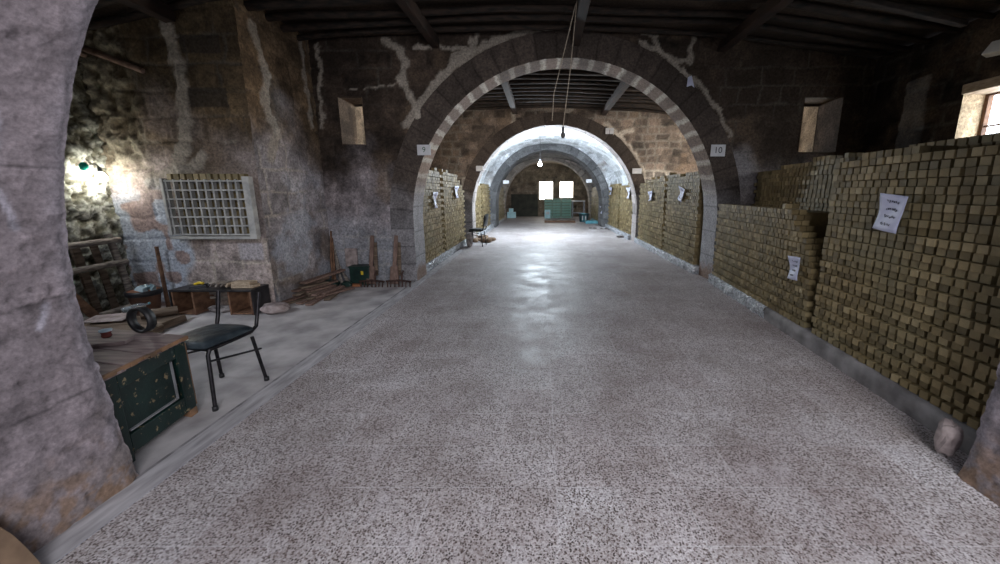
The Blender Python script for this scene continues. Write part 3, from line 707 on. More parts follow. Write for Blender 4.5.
# ------------------------------------------------------------------ papers and signs
def textmesh(txt, size, mat, parent, ext=.001):
    cu = bpy.data.curves.new('number', 'FONT'); cu.body = txt; cu.size = size; cu.align_x = 'CENTER'; cu.align_y = 'CENTER'; cu.extrude = ext
    t = bpy.data.objects.new('tmp', cu); C.objects.link(t); dg = bpy.context.evaluated_depsgraph_get(); me = bpy.data.meshes.new_from_object(t.evaluated_get(dg))
    bpy.data.objects.remove(t); me.name = 'number'; me.materials.clear(); me.materials.append(MATS[mat]); o = bpy.data.objects.new('number', me); C.objects.link(o); o.parent = parent; return o
def sign(loc, w, h, label, txt=None, tmat='ink', facing='Y', tilt=0):
    t = thing('number_sign' if txt else 'paper_note', label, 'sign', loc)
    mb = MB(); mb.box((0, 0, 0), (w, .012, h), (0, tilt, 0)); mb.build('plate', 'sign_white', t, .002)
    if txt:
        o = textmesh(txt, h*.75, tmat, t); o.rotation_euler = (PI/2, 0, 0); o.location = (0, -.0075, 0)
    return t
p = onY(424, 150, YA-.045); sign(p, .215, .16, 'small white plate with the number 9 left of the big arch', '9', 'ink_green')
p = onY(718, 150.5, YA-.045); sign(p, .23, .18, 'small white plate with the number 10 right of the big arch', '10')
p = onY(479.5, 168.5, YB-.05); sign(p, .2, .15, 'small white plate on brown wall left of the second arch')
p = onY(637, 171, YB-.05); sign(p, .27, .15, 'pale blue plate above the stacks right of the second arch')
for q, (x, nm) in enumerate(((607.5, 'left'), (611.8, 'right'))):
    p = onY(x, 131, YB-.05); sign(p, .11, .16, 'small white note over the second arch, %s one of the pair' % nm)
p = onY(506, 182, 15.7); sign(p, .25, .14, 'pale plate on the grey third arch, left side')
p = onY(589, 181, 15.7); sign(p, .25, .14, 'pale plate on the grey third arch, right side')
p = onY(691, 82, YA-.05); t = thing('paper_note', 'small torn grey paper stuck on the sooty wall above the number 10 plate', 'paper', p)
mb = MB(); mb.add([(-.05, 0, .07), (.0, -.01, .09), (.06, 0, -.08), (.01, -.01, -.05), (-.06, 0, -.07), (-.05, .006, .07), (.0, .0, .09), (.06, .006, -.08), (.01, -.004, -.05), (-.06, .006, -.07)], [(0, 1, 3, 4), (1, 2, 3), (5, 9, 8, 6), (6, 8, 7)]); mb.build('sheet', 'paper', t)
def paper(center_, w, h, sx, lean, label, lines=4, roll=0, curl=.02):
    t = thing('paper_note', label, 'paper', center_); mb = MB(); n = 10
    P = np.zeros((n, n, 3))
    def pos(u, v, e=0):
        y = (u-.5)*w; z = (v-.5)*h; b = curl*math.sin(u*3.5+v*4)+curl*.6*math.cos(v*6)
        cr, sr = math.cos(roll), math.sin(roll)
        return (-sx*(.02+b+e)+lean*z, y*cr-z*sr, y*sr+z*cr)
    for i in range(n):
        for j in range(n): P[i, j] = pos(i/(n-1), j/(n-1))
    mb.grid(P, smooth=True, flip=(sx > 0)); o = mb.build('sheet', 'paper', t); md = o.modifiers.new('solid', 'SOLIDIFY'); md.thickness = .002
    mb = MB()
    for k in range(lines):
        v = .8-k*.6/max(1, lines-1) if lines > 1 else .5
        u = .72
        while u > .25:
            d = random.uniform(.03, .07); mb.tube([pos(u-d*q/3, v+random.uniform(-.045, .045), .003) for q in range(4)], .0018, 4); u -= d+random.uniform(.02, .05)
    mb.build('handwriting', 'ink', t); return t
def pon(x, y, xf, w, h, sx, label, **k):
    X = xf(4)
    for _ in range(6): q = onX(x, y, X); X = xf(q.y)-sx*.012
    return paper(q, w, h, sx, 0, label, **k)
pon(892, 213, XA, .2, .265, 1, 'large white handwritten sheet pinned on the tall nearest soap stack', lines=4, roll=.12, curl=.01)
pon(795.5, 268, XA, .16, .24, 1, 'curled white handwritten sheet on the lower soap stack before the pillar', lines=4, roll=-.05, curl=.012)
pon(682, 194, XB, .25, .26, 1, 'curled paper tag on the stack just behind the striped arch', roll=.3, curl=.02, lines=2)
pon(651, 196, XB, .3, .24, 1, 'curled paper tag on the farther right stack of the second bay', roll=-.1, curl=.02, lines=2)
pon(434.5, 200, XL, .25, .32, -1, 'curled paper tag on the nearer left soap stack behind the arch', curl=.02, lines=2)
pon(456, 192, XL, .35, .3, -1, 'curled paper tag on the farther left soap stack, beyond the dark gap', curl=.02, lines=2)
pon(629, 193, lambda y: 2.86, .4, .34, 1, 'white paper on the right stack just inside the bright vault', curl=.03, lines=1)
pon(611, 191, lambda y: 2.86, .45, .3, 1, 'white paper on the right stack deeper in the bright vault', curl=.03, lines=1)
pon(602, 210, lambda y: 2.7, .5, .3, 1, 'white paper low on the farthest right stack', curl=.03, lines=1)

# ================================================================== LEFT: grille
t = thing('window_grille', 'grey wooden lattice grille fixed over the recess in the left stone wall', 'grille', (-4.14, GY-.06, .98))
tl, br_ = onY(166, 177, GY-.06), onY(257, 235, GY-.06)
gx0, gx1, gz0, gz1 = -4.70, -3.60, .955, 1.66
mb = MB()
for k in range(11):
    x = gx0+.06+(gx1-gx0-.14)*k/10-(-4.14); mb.box((x, 0, (gz1-gz0)/2-.02), (.02, .05, gz1-gz0-.02))
for k in range(7):
    z = (gz1-gz0-.04)*k/6-.01; mb.box(((gx0+gx1)/2+4.14, -.005, z), (gx1-gx0-.02, .045, .018))
mb.build('lattice', 'grille_paint', t)
mb = MB()
mb.box((gx1+4.14-.035, -.01, (gz1-gz0)/2-.02), (.085, .075, gz1-gz0+.05)); mb.box(((gx0+gx1)/2+4.14, -.01, -.05), (gx1-gx0, .06, .035)); mb.box((gx0+4.14+.02, -.01, (gz1-gz0)/2-.02), (.035, .06, gz1-gz0))
mb.build('frame', 'grille_paint', t, .004)
ORD = ('first', 'second', 'third', 'fourth', 'fifth', 'sixth', 'seventh', 'eighth', 'ninth', 'tenth', 'eleventh', 'twelfth')
gb = MB(); gb.box((0, 0, 0), (.084, .06, .1)); gp = None
for r in range(6):
    for k in range(10):
        x = gx0+.06+(gx1-gx0-.14)*(k+.5)/10; z = gz0+.0+(gz1-gz0-.04)*(r+.5)/6
        if gp is None: gp = o = gb.build('soap_block', 'soap_single', None, .004)
        else: o = gp.copy(); C.objects.link(o)
        o.location = (x+.006, GY+.01+random.uniform(-.01, .015), z-.012); o.rotation_euler = (0, 0, random.uniform(-.25, .1))
        tag(o, 'soap block behind the grey lattice, %s row from the top, %s opening from the left' % (ORD[5-r], ORD[k]), 'soap block', 'soap blocks behind the lattice grille')
gr = None
for k in range(12):
    x = gx0+.1+k*.082
    if gr is None: gb = MB(); gb.box((0, 0, .04), (.062, .07, .08)); gr = o = gb.build('soap_block', 'soap_single', None, .004)
    else: o = gr.copy(); C.objects.link(o)
    o.location = (x, GY-.03, gz1-.018+.0); o.rotation_euler = (0, 0, random.uniform(-.2, .2)); tag(o, '%s soap block from the left in the row along the top of the lattice grille' % ORD[k], 'soap block', 'soap blocks on top of the grille')

# ------------------------------------------------------------------ platform, gate, log, bucket, post
mb = MB(); rows = 7
for k in range(rows-1):
    y = 2.5+k*.29; mb.box((-4.62+random.uniform(-.03, .03), y, .04), (.95+random.uniform(-.08, .08), .275, .07+random.uniform(0, .02)), (random.uniform(-.02, .02), random.uniform(-.02, .02), random.uniform(-.04, .04)), jit=.008)
tag(center(mb.build('plank_platform', 'wood_old', None, .006)), 'low platform of rough dusty planks along the left wall', 'platform')
for (x, y, s, a, lb) in ((-4.85, 3.9, .34, .3, 'pale broken stone slab on the planks, nearest the plastic bottle'), (-4.95, 3.55, .45, -.2, 'long pale stone slab lying on the planks before the leaning gate'), (-4.55, 4.2, .22, .7, 'small pale slab at the far end of the planks')):
    mb = MB(); mb.box((0, 0, .0), (s, s*.5, .04), (0, 0, a), jit=.02); o = mb.build('stone_slab', 'rock', None, .01, (x, y, .105)); tag(o, lb, 'slab')
t = thing('wooden_gate', 'old weathered wooden gate leaning in the left corner', 'gate', (-5.2, 4.05, .0))
t.rotation_euler = (0, math.radians(-7), 0)
for y in (-.5, .44):
    mb = MB(); mb.tube([(0, y, 0), (0.01, y-.01, .5), (0, y-.02, 1.0)], .035, 8); mb.build('post', 'wood_grey', t)
for z in (.9, .62, .06):
    mb = MB(); mb.tube([(.02, -.55, z-.02), (.03, 0, z+.01), (.02, .5, z+.02)], .036, 8); mb.build('rail', 'wood_grey', t)
for y in (-.3, -.12, .08, .26):
    mb = MB(); mb.box((-.03, y, .47), (.025, .07, .9), (0, 0, 0), jit=.006); mb.build('slat', 'wood_old', t)
mb = MB(); mb.box((.06, -.18, .42), (.03, .085, .98), (math.radians(24), 0, 0)); mb.build('brace', 'wood_brown', t, .004)
a = onZ(153, 317, .12); b_ = onZ(181, 306, .12)
mb = MB(); mb.tube([(-4.5, 3.92, .14), (-4.4, 4.0, .138), (-4.28, 4.12, .136)], [.05, .052, .05], 12); tag(center(mb.build('log', 'wood_old')), 'short dark log lying at the edge of the planks', 'log')
t = thing('bucket', 'brown-orange tub holding pale blue plastic, below the limewashed wall', 'bucket', (-4.95, 4.40, 0))
mb = MB(); mb.lathe([(0, .0), (.11, 0), (.152, .28), (.16, .28), (.16, .3), (.145, .3), (.1, .02), (0, .02)], (0, 0, 0)); mb.build('tub', 'wood_brown_orange', t)
mb = MB(); mb.lathe([(.154, .24), (.168, .255), (.168, .306), (.15, .306)], (0, 0, 0)); mb.build('rim', 'black_lacquer', t)
mb = MB(); 
for k in range(7): mb.box((random.uniform(-.08, .08), random.uniform(-.08, .08), .32), (.1, .07, .05), [random.uniform(-.6, .6) for _ in range(3)], .7, jit=.015)
tag(mb.build('plastic_scraps', 'cloudy_plastic', None, .006, (-4.95, 4.40, 0)), 'crumpled pale blue plastic heaped in the brown tub', 'plastic', None, 'stuff')
t = thing('wooden_post', 'thin upright brown stake standing beside the brown tub', 'post', (-4.9, 4.6, 0)); mb = MB(); mb.box((0, 0, .41), (.035, .03, .82), (0, .0, 0), .85, jit=.004); mb.build('stake', 'wood_brown', t, .004)
t = thing('plastic_bottle', 'clear plastic water bottle lying near the foot of the leaning gate', 'bottle', (-4.95, 4.12, .12)); t.rotation_euler = (0, math.radians(80), .9)
mb = MB(); mb.lathe([(0, 0), (.035, .0), (.037, .02), (.035, .1), (.037, .12), (.035, .17), (.014, .21), (.013, .23)], (0, 0, 0), 14); mb.build('bottle_body', 'clear_glass', t)
mb = MB(); mb.lathe([(.015, .225), (.015, .245), (0, .245)], (0, 0, 0), 12); mb.build('cap', 'bright_blue_plastic', t)

# wall lamp, green glass, pipe
lp = onX(101, 176, LX+.12)
t = thing('wall_lamp', 'bare glowing bulb on the rubble wall at far left', 'lamp', lp)
mb = MB(); mb.lathe([(0, -.07), (.03, -.065), (.048, -.04), (.05, -.01), (.035, .02), (.018, .04), (.014, .05)], (0, 0, 0), 14); mb.build('bulb', 'bulb_wall', t)
mb = MB(); mb.lathe([(.018, .045), (.02, .1), (0, .11)], (0, 0, 0), 12); mb.build('socket', 'black_lacquer', t)
mb = MB(); mb.tube([(0, 0, .1), (-.03, 0, .14), (-.2, .02, .13)], .008, 6); mb.build('bracket', 'black_metal', t)
p = onX(84, 167, LX+.14); mb = MB(); mb.lathe([(0, -.04), (.035, -.03), (.04, .02), (.02, .05), (0, .055)], (0, 0, 0), 14); tag(mb.build('glass_insulator', 'green_glass', None, 0, tuple(p)), 'small green glass piece stuck on the rubble wall beside the bulb', 'glass')
a, b_, c_ = onX(84, 54, LX+.16), onX(118, 60, LX+.12), onX(140, 71, LX+.1)
b_ = Vector((-5.25, 4.55, b_.z)); c_ = onY(143, 71, GY-.05)
mb = MB(); mb.tube([a+Vector((0, -.4, .05)), a, b_, c_], [.04, .04, .038, .03], 10); tag(mb.build('wall_pipe', 'rusty_pipe'), 'pale rusty pipe running high across the left walls', 'pipe')

# ------------------------------------------------------------------ low shelf unit and what lies on it
t = thing('shelf_unit', 'low black and brown shelf unit against the wall under the grille', 'shelf', (-4.06, 4.47, 0))
mb = MB(); mb.box((0, 0, .31), (1.02, .3, .025)); mb.build('top_board', 'black_lacquer', t, .004)
for x0, x1 in ((-.49, -.22), (.2, .49)):
    mb = MB()
    mb.box((x0+.012, 0, .149), (.022, .28, .296)); mb.box((x1-.012, 0, .149), (.022, .28, .296)); mb.box(((x0+x1)/2, 0, .014), (x1-x0-.05, .27, .02)); mb.box(((x0+x1)/2, .13, .15), (x1-x0-.05, .015, .25)); mb.build('pedestal', 'wood_brown', t, .003)
for x in (.503, -.503): mb = MB(); mb.box((x, 0, .15), (.012, .29, .298)); mb.build('side_panel', 'black_lacquer', t, .002)
for z in (.16, .22): mb = MB(); mb.box((-.01, .08, z), (.41, .02, .035)); mb.build('rail', 'wood_grey', t, .003)
def bits(name, n, loc, spread, dims, mat, label, cat):
    for k in range(n): pass
t = thing('board_bundle', 'tilted bundle of grey boards on the shelf top, right of the yellow tool', 'boards', (-3.98, 4.47, .3225))
for k in range(4): mb = MB(); mb.box((-.1+k*.066, 0, .045), (.05, .2, .012+.012*(k % 2)), (0, math.radians(-52), 0)); mb.build('board', ('wood_grey', 'wood_pale')[k == 3], t, .003)
for k, (w_, lb) in enumerate(((.27, 'pale plank on the shelf top, underneath another'), (.23, 'pale plank on the shelf top, lying on a longer one'))):
    mb = MB(); mb.box((0, 0, .02), (w_, .13, .036), (0, 0, .02*k), jit=.002); tag(mb.build('short_plank', 'wood_pale', None, .003, (-3.72-.01*k, 4.46, .3225+k*.039)), lb, 'plank')
t = thing('hand_tool', 'black tool with a yellow grip on the shelf top', 'tool', (-4.28, 4.44, .3225))
mb = MB(); mb.box((0, 0, .018), (.2, .09, .034), (0, 0, .2), .8); mb.tube([(.04, 0, .03), (.09, .01, .05), (.12, .0, .02)], .012, 8); mb.build('tool_body', 'black_lacquer', t, .005)
mb = MB(); mb.tube([(-.06, 0, .04), (.0, .0, .062), (.05, .0, .055)], .017, 10); mb.build('grip', 'yellow_plastic', t)
def blob(name, loc, d, mat, label, cat, seed, sub=3, amp=.2, rot=0, flat=True):
    bm = bmesh.new(); bmesh.ops.create_icosphere(bm, subdivisions=sub, radius=1)
    for v in bm.verts:
        n = v.co.copy(); k = 1+amp*(float(fbm(np.array(n.x*1.6+seed), np.array(n.y*1.6+n.z*1.3+seed), seed, 3))-.5)*2
        c = Vector([max(-.8, min(.8, q)) for q in n])*1.1 if flat else n
        v.co = Vector((c.x*d[0]/2*k, c.y*d[1]/2*k, (c.z*k*.5+.5)*d[2]))
    zmin = min(v.co.z for v in bm.verts)
    for v in bm.verts: v.co.z -= zmin
    me = bpy.data.meshes.new(name); bm.to_mesh(me); bm.free(); me.materials.append(MATS[mat])
    o = bpy.data.objects.new(name, me); C.objects.link(o); o.location = loc; o.rotation_euler = (0, 0, rot)
    return tag(o, label, cat)
blob('stone_block', (-3.37, 4.44, 0), (.3, .25, .13), 'rock', 'rough pale stone block at the foot of the wall corner, right of the shelf', 'stone', 3)
blob('rubble_lump', (-4.07, 4.47, 0), (.36, .15, .08), 'rock_dark', 'dark lump of rubble on the floor under the middle of the shelf', 'rubble', 5, 3, .4)
blob('standing_stone', (2.34, 1.87, 0), (.1, .1, .21), 'rock', 'pinkish-grey upright stone at the foot of the right pillar', 'stone', 9, 3, .28, flat=True)

# wood pile (countable planks)
random.seed(11); k = 0
for layer in range(7):
    for j in range(4 if layer < 3 else 2 if layer < 6 else 1):
        L_ = random.uniform(.38, .62); mb = MB(); mb.box((0, 0, 0), (.085, L_, .024), (0, 0, 0), jit=.005)
        lb = ('broken reddish-brown board in the low heap below the buttress')
        o = mb.build('board', 'wood_red' if (layer+j) % 3 else 'wood_old', None, .002, (-3.40+j*.11+random.uniform(-.03, .03), 4.98+random.uniform(-.05, .22)+.04*layer, .0145+layer*.03))
        o.rotation_euler = (random.uniform(-.012, .012), 0, random.uniform(-.5, .35)-.1); tag(o, lb, 'board', 'broken boards heaped below the buttress')
mb = MB(); mb.box((-3.30, 5.42, .245), (.1, .75, .03), (math.radians(3), 0, -.25)); tag(center(mb.build('long_board', 'wood_red', None, .003)), 'long brown board lying across the top of the board heap', 'board')
blob('dark_sack', (-3.36, 5.66, 0), (.26, .18, .14), 'dark_green', 'low dark bundle on the floor behind the heap of boards', 'bundle', 13, 3, .3)
blob('dark_sack', (-3.1, 5.68, 0), (.16, .12, .1), 'dark_green', 'small dark bundle on the floor in front of the leaning sticks', 'bundle', 17, 3, .3)
for k in range(6):
    a = onY(331+k*1.2, 231+k*7, YA-.04); bb = (-3.42+k*.06, 5.84-.05*(k % 2), .03); mb = MB()
    mb.tube([bb, Vector(bb).lerp(a, .5)+Vector((.02*(k % 3-1), 0, 0)), a], [.022, .018, .014], 7)
    tag(center(mb.build('stick', 'wood_brown' if k < 2 else 'wood_grey')), 'thin wooden stick leaning in the corner beside the buttress', 'stick', 'sticks leaning in the corner')
t = thing('metal_box', 'dark green metal box on the floor against the wall, right of the sticks', 'box', (-2.98, 5.94, 0))
mb = MB(); mb.box((0, 0, .14), (.32, .2, .29)); mb.build('box_body', 'dark_green', t, .008)
mb = MB(); mb.box((0, 0, .297), (.34, .22, .02)); mb.build('lid', 'dark_green', t, .005)
mb = MB(); mb.box((.05, -.105, .2), (.035, .02, .06)); mb.build('latch', 'yellow_plastic', t, .004)
mb = MB(); mb.box((-.0, 0, .02), (.2, .08, .04)); tag(mb.build('wood_offcut', 'terracotta', None, .004, (-3.02, 5.74, 0)), 'orange-yellow offcut on the floor in front of the green metal box', 'offcut')
p = onY(352, 254, YA-.03); mb = MB(); mb.box((0, 0, .0), (.2, .04, .3), (-.05, 0, 0), jit=.005); tag(mb.build('stone_slab', 'rock', None, .006, (p.x, YA-.055, .42)), 'pale grey slab resting upright above the green metal box', 'slab')
# paddles
for q, (x, lb) in enumerate(((374, 'brown wooden soap paddle leaning on the wall, left of the pair'), (397, 'brown wooden soap paddle leaning on the wall, right of the pair'))):
    X = onY(x, 270, 5.95).x; t = thing('wooden_paddle', lb, 'paddle', (X, 5.86, 0)); t.rotation_euler = (math.radians(-9), 0, .04*(1-2*q))
    mb = MB(); mb.box((-.01, 0, .45), (.07, .03, .72), (0, .06, 0), .85); mb.build('handle', 'wood_red', t, .006)
    mb = MB(); mb.box((.045, .035, .42), (.06, .028, .55), (0, -.02, 0), .9); mb.build('batten', 'wood_old', t, .005)
    mb = MB(); mb.box((-.02, -.01, .155), (.15, .05, .29), (0, 0, 0), .8); mb.build('blade', 'wood_red', t, .008)
# iron rakes on the floor in front
for q, x in enumerate((374, 400)):
    X = onY(x+3, 275, 5.9).x; t = thing('iron_rake', 'rusty iron rake with short tines on the floor at the foot of the %s paddle' % ('left', 'right')[q], 'rake', (X, 5.70, 0))
    mb = MB(); mb.tube([(-.2, 0, .09), (0, 0, .11), (.2, 0, .085)], .016, 8); mb.build('bar', 'iron', t)
    for k in range(7): mb = MB(); mb.tube([(-.18+k*.06, 0, .09), (-.18+k*.06+random.uniform(-.015, .015), -.015, .0)], .011, 6); mb.build('tine', 'iron', t)
    mb = MB(); mb.tube([(.05, .0, .09), (.05, .03, .2), (.07, .05, .26)], .014, 8); mb.build('shank', 'iron', t)

# ------------------------------------------------------------------ chest with green side
t = thing('wooden_chest', 'battered chest, dark green panelled side and planked top, beside the left pillar', 'chest', (-2.38, 2.29, 0))
t.rotation_euler = (0, 0, 0)
ax = Vector((-.98, .19, 0)).normalized(); ay = Vector((.09, -.56, 0)).normalized(); LW, LD, Hh = 1.15, .56, .56
def quad(u0, u1, v0, v1, z0, z1):
    """box in the chest's skewed frame: u along ax, v along ay"""
    v = []
    for z in (z0, z1):
        for u, w in ((u0, v0), (u0, v1), (u1, v1), (u1, v0)): q = ax*u+ay*w; v.append((q.x, q.y, z))
    return v
def cbx(mb, *a): mb.add(quad(*a), [(3, 2, 1, 0), (4, 5, 6, 7), (0, 1, 5, 4), (1, 2, 6, 5), (2, 3, 7, 6), (3, 0, 4, 7)])
mb = MB(); cbx(mb, .03, LW, .02, LD-.02, .03, Hh-.035); mb.build('body', 'green_paint', t)
for nm, a in (('stile', (.0, .03, .0, .085, .05, Hh-.03)), ('stile', (.0, .03, LD-.09, LD, .0, Hh-.03)), ('rail', (.0, .03, .086, LD-.091, Hh-.12, Hh-.03)), ('rail', (.0, .03, .086, LD-.091, .05, .16))):
    mb = MB(); cbx(mb, *a); mb.build(nm, 'green_paint', t, .004)
mb = MB(); cbx(mb, .012, .03, .11, .116, .17, Hh-.13); cbx(mb, .012, .03, .11, LD-.11, .17, .177); mb.build('bead', 'grey_metal', t)
for k in range(4):
    mb = MB(); cbx(mb, -.015+random.uniform(-.01, .008), LW+.02, -.012+k*(LD+.02)/4, -.012+(k+1)*(LD+.02)/4-.006, Hh-.03, Hh+random.uniform(-.004, .004)); mb.build('top_plank', 'plank_top', t, .004)
mb = MB()
for k in range(14):
    v0 = -.01+k*(LD+.01)/14; cbx(mb, -.021-random.uniform(0, .01), -.006, v0, v0+(LD+.01)/14, Hh-.012-random.uniform(0, .014), Hh+.001)
mb.build('worn_edge', 'wood_worn_edge', t)
mb = MB(); cbx(mb, .005, .05, -.012, .0, .06, Hh-.05); mb.build('worn_corner', 'wood_worn_edge', t)
mb = MB(); cbx(mb, .0, .07, .0, .06, .0, .05); mb.build('foot', 'wood_worn_edge', t)
mb = MB(); cbx(mb, LW-.08, LW, .0, LD-.02, .0, .03); mb.build('foot', 'wood_brown', t)
t = thing('cup', 'small red patterned tea glass standing on the planked chest top', 'cup', (onZ(107, 337, .565).x, onZ(107, 337, .565).y, .5645))
mb = MB(); mb.lathe([(0, 0), (.02, 0), (.026, .01), (.022, .025), (.03, .05)], (0, 0, 0), 18); mb.build('cup_body', 'red_glaze', t)
mb = MB(); mb.lathe([(.0, .042), (.026, .043), (.0305, .052), (.0315, .05), (.0295, .04)], (0, 0, 0), 18); mb.build('rim', 'pale_glaze', t)
p = onZ(106, 343, .58); mb = MB(); mb.box((0, 0, .012), (.3, .09, .022), (0, 0, math.radians(20)), jit=.002); tag(mb.build('loose_board', 'plank_top', None, .003, (p.x-.05, p.y, .5655)), 'small loose board lying on the chest top in front of the cup', 'board')
# rubber ring on chest
p = onZ(148, 331, .565); t = thing('rubber_ring', 'black rubber hoop standing on its edge at the back of the chest top', 'hoop', (p.x-.01, p.y-.015, .5635)); t.rotation_euler = (0, 0, -.15)
mb = MB(); n = 36; V = []
for k in range(n):
    a = 2*PI*k/n
    for r, y in ((.07, -.02), (.088, -.024), (.088, .024), (.07, .02)): V.append((r*math.cos(a), y, .089+r*math.sin(a)))
mb.add(V, [(k*4+j, k*4+(j+1) % 4, ((k+1) % n)*4+(j+1) % 4, ((k+1) % n)*4+j) for k in range(n) for j in range(4)], None, True); mb.build('hoop', 'rubber', t)

# ------------------------------------------------------------------ chairs
def chair(name, loc, rz, label, full):
    """front of the chair faces local -Y"""
    t = thing(name, label, 'chair', loc, rz)
    w, d, h = .175, .185, .45; r = .0125
    for sx in (-1, 1):
        mb = MB()
        mb.tube([(sx*(w+.03), -d-.03, 0), (sx*w, -d+.01, h-.06), (sx*w, -d+.03, h-.02)], r, 10); lf = mb.build('leg', 'black_metal', t)
        mb = MB(); mb.tube([(sx*(w+.03), d+.02, 0), (sx*w, d-.02, h-.06)], r, 10); lb = mb.build('leg', 'black_metal', t)
        mb = MB(); mb.tube([(sx*w, -d+.02, h-.025), (sx*w, 0, h-.025), (sx*w, d-.02, h-.02), (sx*w, d+.03, h+.01), (sx*w, d+.05, h+.08), (sx*(w+.005), d+.09, h+(.27 if not full else .42))], r*1.1, 10); mb.build('back_post', 'black_metal', t)
        mb = MB(); mb.tube([(sx*(w+.01), -d+.0, h-.1), (sx*(w+.012), d+.03, h-.18)], .008, 8); mb.build('side_rail', 'black_metal', t)
        for yy in (-d-.03, d+.02): mb = MB(); mb.lathe([(0, 0), (.018, 0), (.018, .03), (.013, .032)], (sx*(w+.03), yy, 0), 10); mb.build('foot_cap', 'rubber', lf if yy < 0 else lb)
    mb = MB(); mb.tube([(-w, -d+.03, h-.03), (w, -d+.03, h-.03)], .009, 8); mb.tube([(-w, d-.03, h-.03), (w, d-.03, h-.03)], .009, 8); mb.build('seat_frame', 'black_metal', t)
    n = 22; P = np.zeros((n, n, 3)); Q = np.zeros((n, n, 3))
    for i in range(n):
        for j in range(n):
            u, v = i/(n-1)*2-1, j/(n-1)*2-1
            k = (1-abs(u)**5)*(1-abs(v)**5); x = u*(w+.015)*(1-.04*v*v); y = v*(d+.015)*(1-.05*u*u)
            P[i, j] = (x, y, h-.005+.048*k**.35+.012*(float(fbm(np.array(u*3.+5), np.array(v*3.), 9, 3))-.5)*k); Q[i, j] = (x, y, h-.012-.008*k)
    mb = MB(); mb.grid(P); mb.grid(Q, flip=True); mb.build('seat', 'vinyl', t)
    if full:
        n = 14; mb = MB(); P = np.zeros((n, n, 3)); Q = np.zeros((n, n, 3))
        for i in range(n):
            for j in range(n):
                u, v = i/(n-1)*2-1, j/(n-1)*2-1; k = ((1-abs(u)**4)*(1-abs(v)**4))**.4
                x = u*(w+.02)*(1-.12*v*v); z = h+.28+v*.17; y = d+.075+.05*(v+1)/2+.03*(1-u*u)
                P[i, j] = (x, y-.012-.02*k, z); Q[i, j] = (x, y-.008+.012*k, z)
        mb.grid(P, flip=False); mb.grid(Q, flip=True); mb.build('backrest', 'vinyl', t)
    return t
chair('metal_chair', (-2.455, 2.55, 0), math.radians(-7), 'black metal chair with worn dark seat and missing backrest, beside the green chest', False)
chair('metal_chair', (-1.82, 10.35, 0), math.radians(-96), 'small black chair with full backrest beside the far left soap stack', True)

# ------------------------------------------------------------------ far objects
for k in range(9):
    blob('rubble_piece', (-1.98+random.uniform(-.25, .5), 11.3+random.uniform(-.4, .6), 0), (random.uniform(.18, .35), random.uniform(.18, .3), random.uniform(.08, .2)), 'sacking', 'brown lump in the heap on the floor behind the small far chair', 'lump', 20+k, 2, .3)['group'] = 'brown lumps behind the far chair'
blob('dark_bundle', (-1.97, 10.0, 0), (.16, .3, .45), 'rock_dark', 'greenish dark bundle against the left stack before the far chair', 'bundle', 40, 3, .2)
t = thing('storage_box', 'pale blue carton on the floor near the end wall, left of the windows', 'box', (-1.74, 21.7, 0)); mb = MB(); mb.box((0, 0, .17), (.5, .35, .34)); mb.build('carton', 'pale_blue_card', t, .01); mb = MB(); mb.box((0, 0, .345), (.52, .1, .01)); mb.build('tape', 'white_paint', t)
t = thing('storage_box', 'smaller pale blue carton stacked on top of the carton by the end wall', 'box', (-1.76, 21.7, .352)); mb = MB(); mb.box((0, 0, .1), (.25, .25, .2)); mb.build('carton', 'pale_blue_card', t, .01); mb = MB(); mb.box((0, 0, .205), (.26, .06, .008)); mb.build('tape', 'white_paint', t)
def crate(x, y, z, w, lb, grp):
    t = thing('crate', lb, 'crate', (x, y, z), 0, grp); h = .155; d = .4
    mb = MB(); mb.box((0, 0, .008), (w-.01, d-.01, .014)); mb.build('crate_bottom', 'green_plastic', t)
    mb = MB()
    for s in (-1, 1):
        for zz in (.03, .125): mb.box((0, s*(d/2-.008), zz), (w, .015, .035)); mb.box((s*(w/2-.008), 0, zz), (.015, d-.03, .035))
        for k in range(6): mb.box((-w/2+.02+k*(w-.04)/5, s*(d/2-.008), .078), (.018, .013, .1))
        for k in range(4): mb.box((s*(w/2-.008), -d/2+.03+k*(d-.06)/3, .078), (.013, .018, .1))
    mb.build('crate_side', 'green_plastic', t)
for c_, (x, n_, nm) in enumerate(((.44, 7, 'left'), (.93, 7, 'middle'), (1.5, 7, 'right'))):
    for k in range(n_): crate(x, 21.9, k*.162, (.46, .46, .56)[c_], 'green plastic crate in the %s column under the end windows, %s' % (nm, ('bottom one', 'second from the floor', 'third from the floor', 'middle one', 'third from the top', 'second from the top', 'topmost')[k]), 'green crates, %s column' % nm)
t = thing('white_box', 'white carton on the floor in front of the left green crates', 'box', (.38, 21.45, 0)); mb = MB(); mb.box((0, 0, .24), (.33, .3, .48)); mb.build('carton', 'pale_blue_card', t, .01); mb = MB(); mb.box((0, -.151, .3), (.2, .006, .14)); mb.build('label', 'white_paint', t)
t = thing('metal_stand', 'grey open stand with a flat top, right of the green crates', 'stand', (2.2, 21.8, 0))
for sx in (-1, 1):
    for sy in (-1, 1): mb = MB(); mb.box((sx*.34, sy*.2, .48), (.05, .05, .96)); mb.build('leg', 'grey_metal', t)
mb = MB(); mb.box((0, 0, .98), (.76, .48, .06)); mb.build('top', 'white_paint', t, .005); mb = MB(); mb.box((0, .2, .3), (.62, .03, .05)); mb.box((0, -.2, .3), (.62, .03, .05)); mb.build('stretcher', 'grey_metal', t)
mb = MB(); mb.box((-1.02, YE-.06, .95), (1.65, .05, 1.35)); t = mb.build('dark_board', 'dark_board'); center(t); t.location.z = 0.02
mb.v; tag(t, 'large dark board standing against the end wall left of the windows', 'board')
t = thing('wooden_pallet', 'long brown slatted pallet lying flat on the floor before the crates', 'pallet', (.95, 18.6, 0))
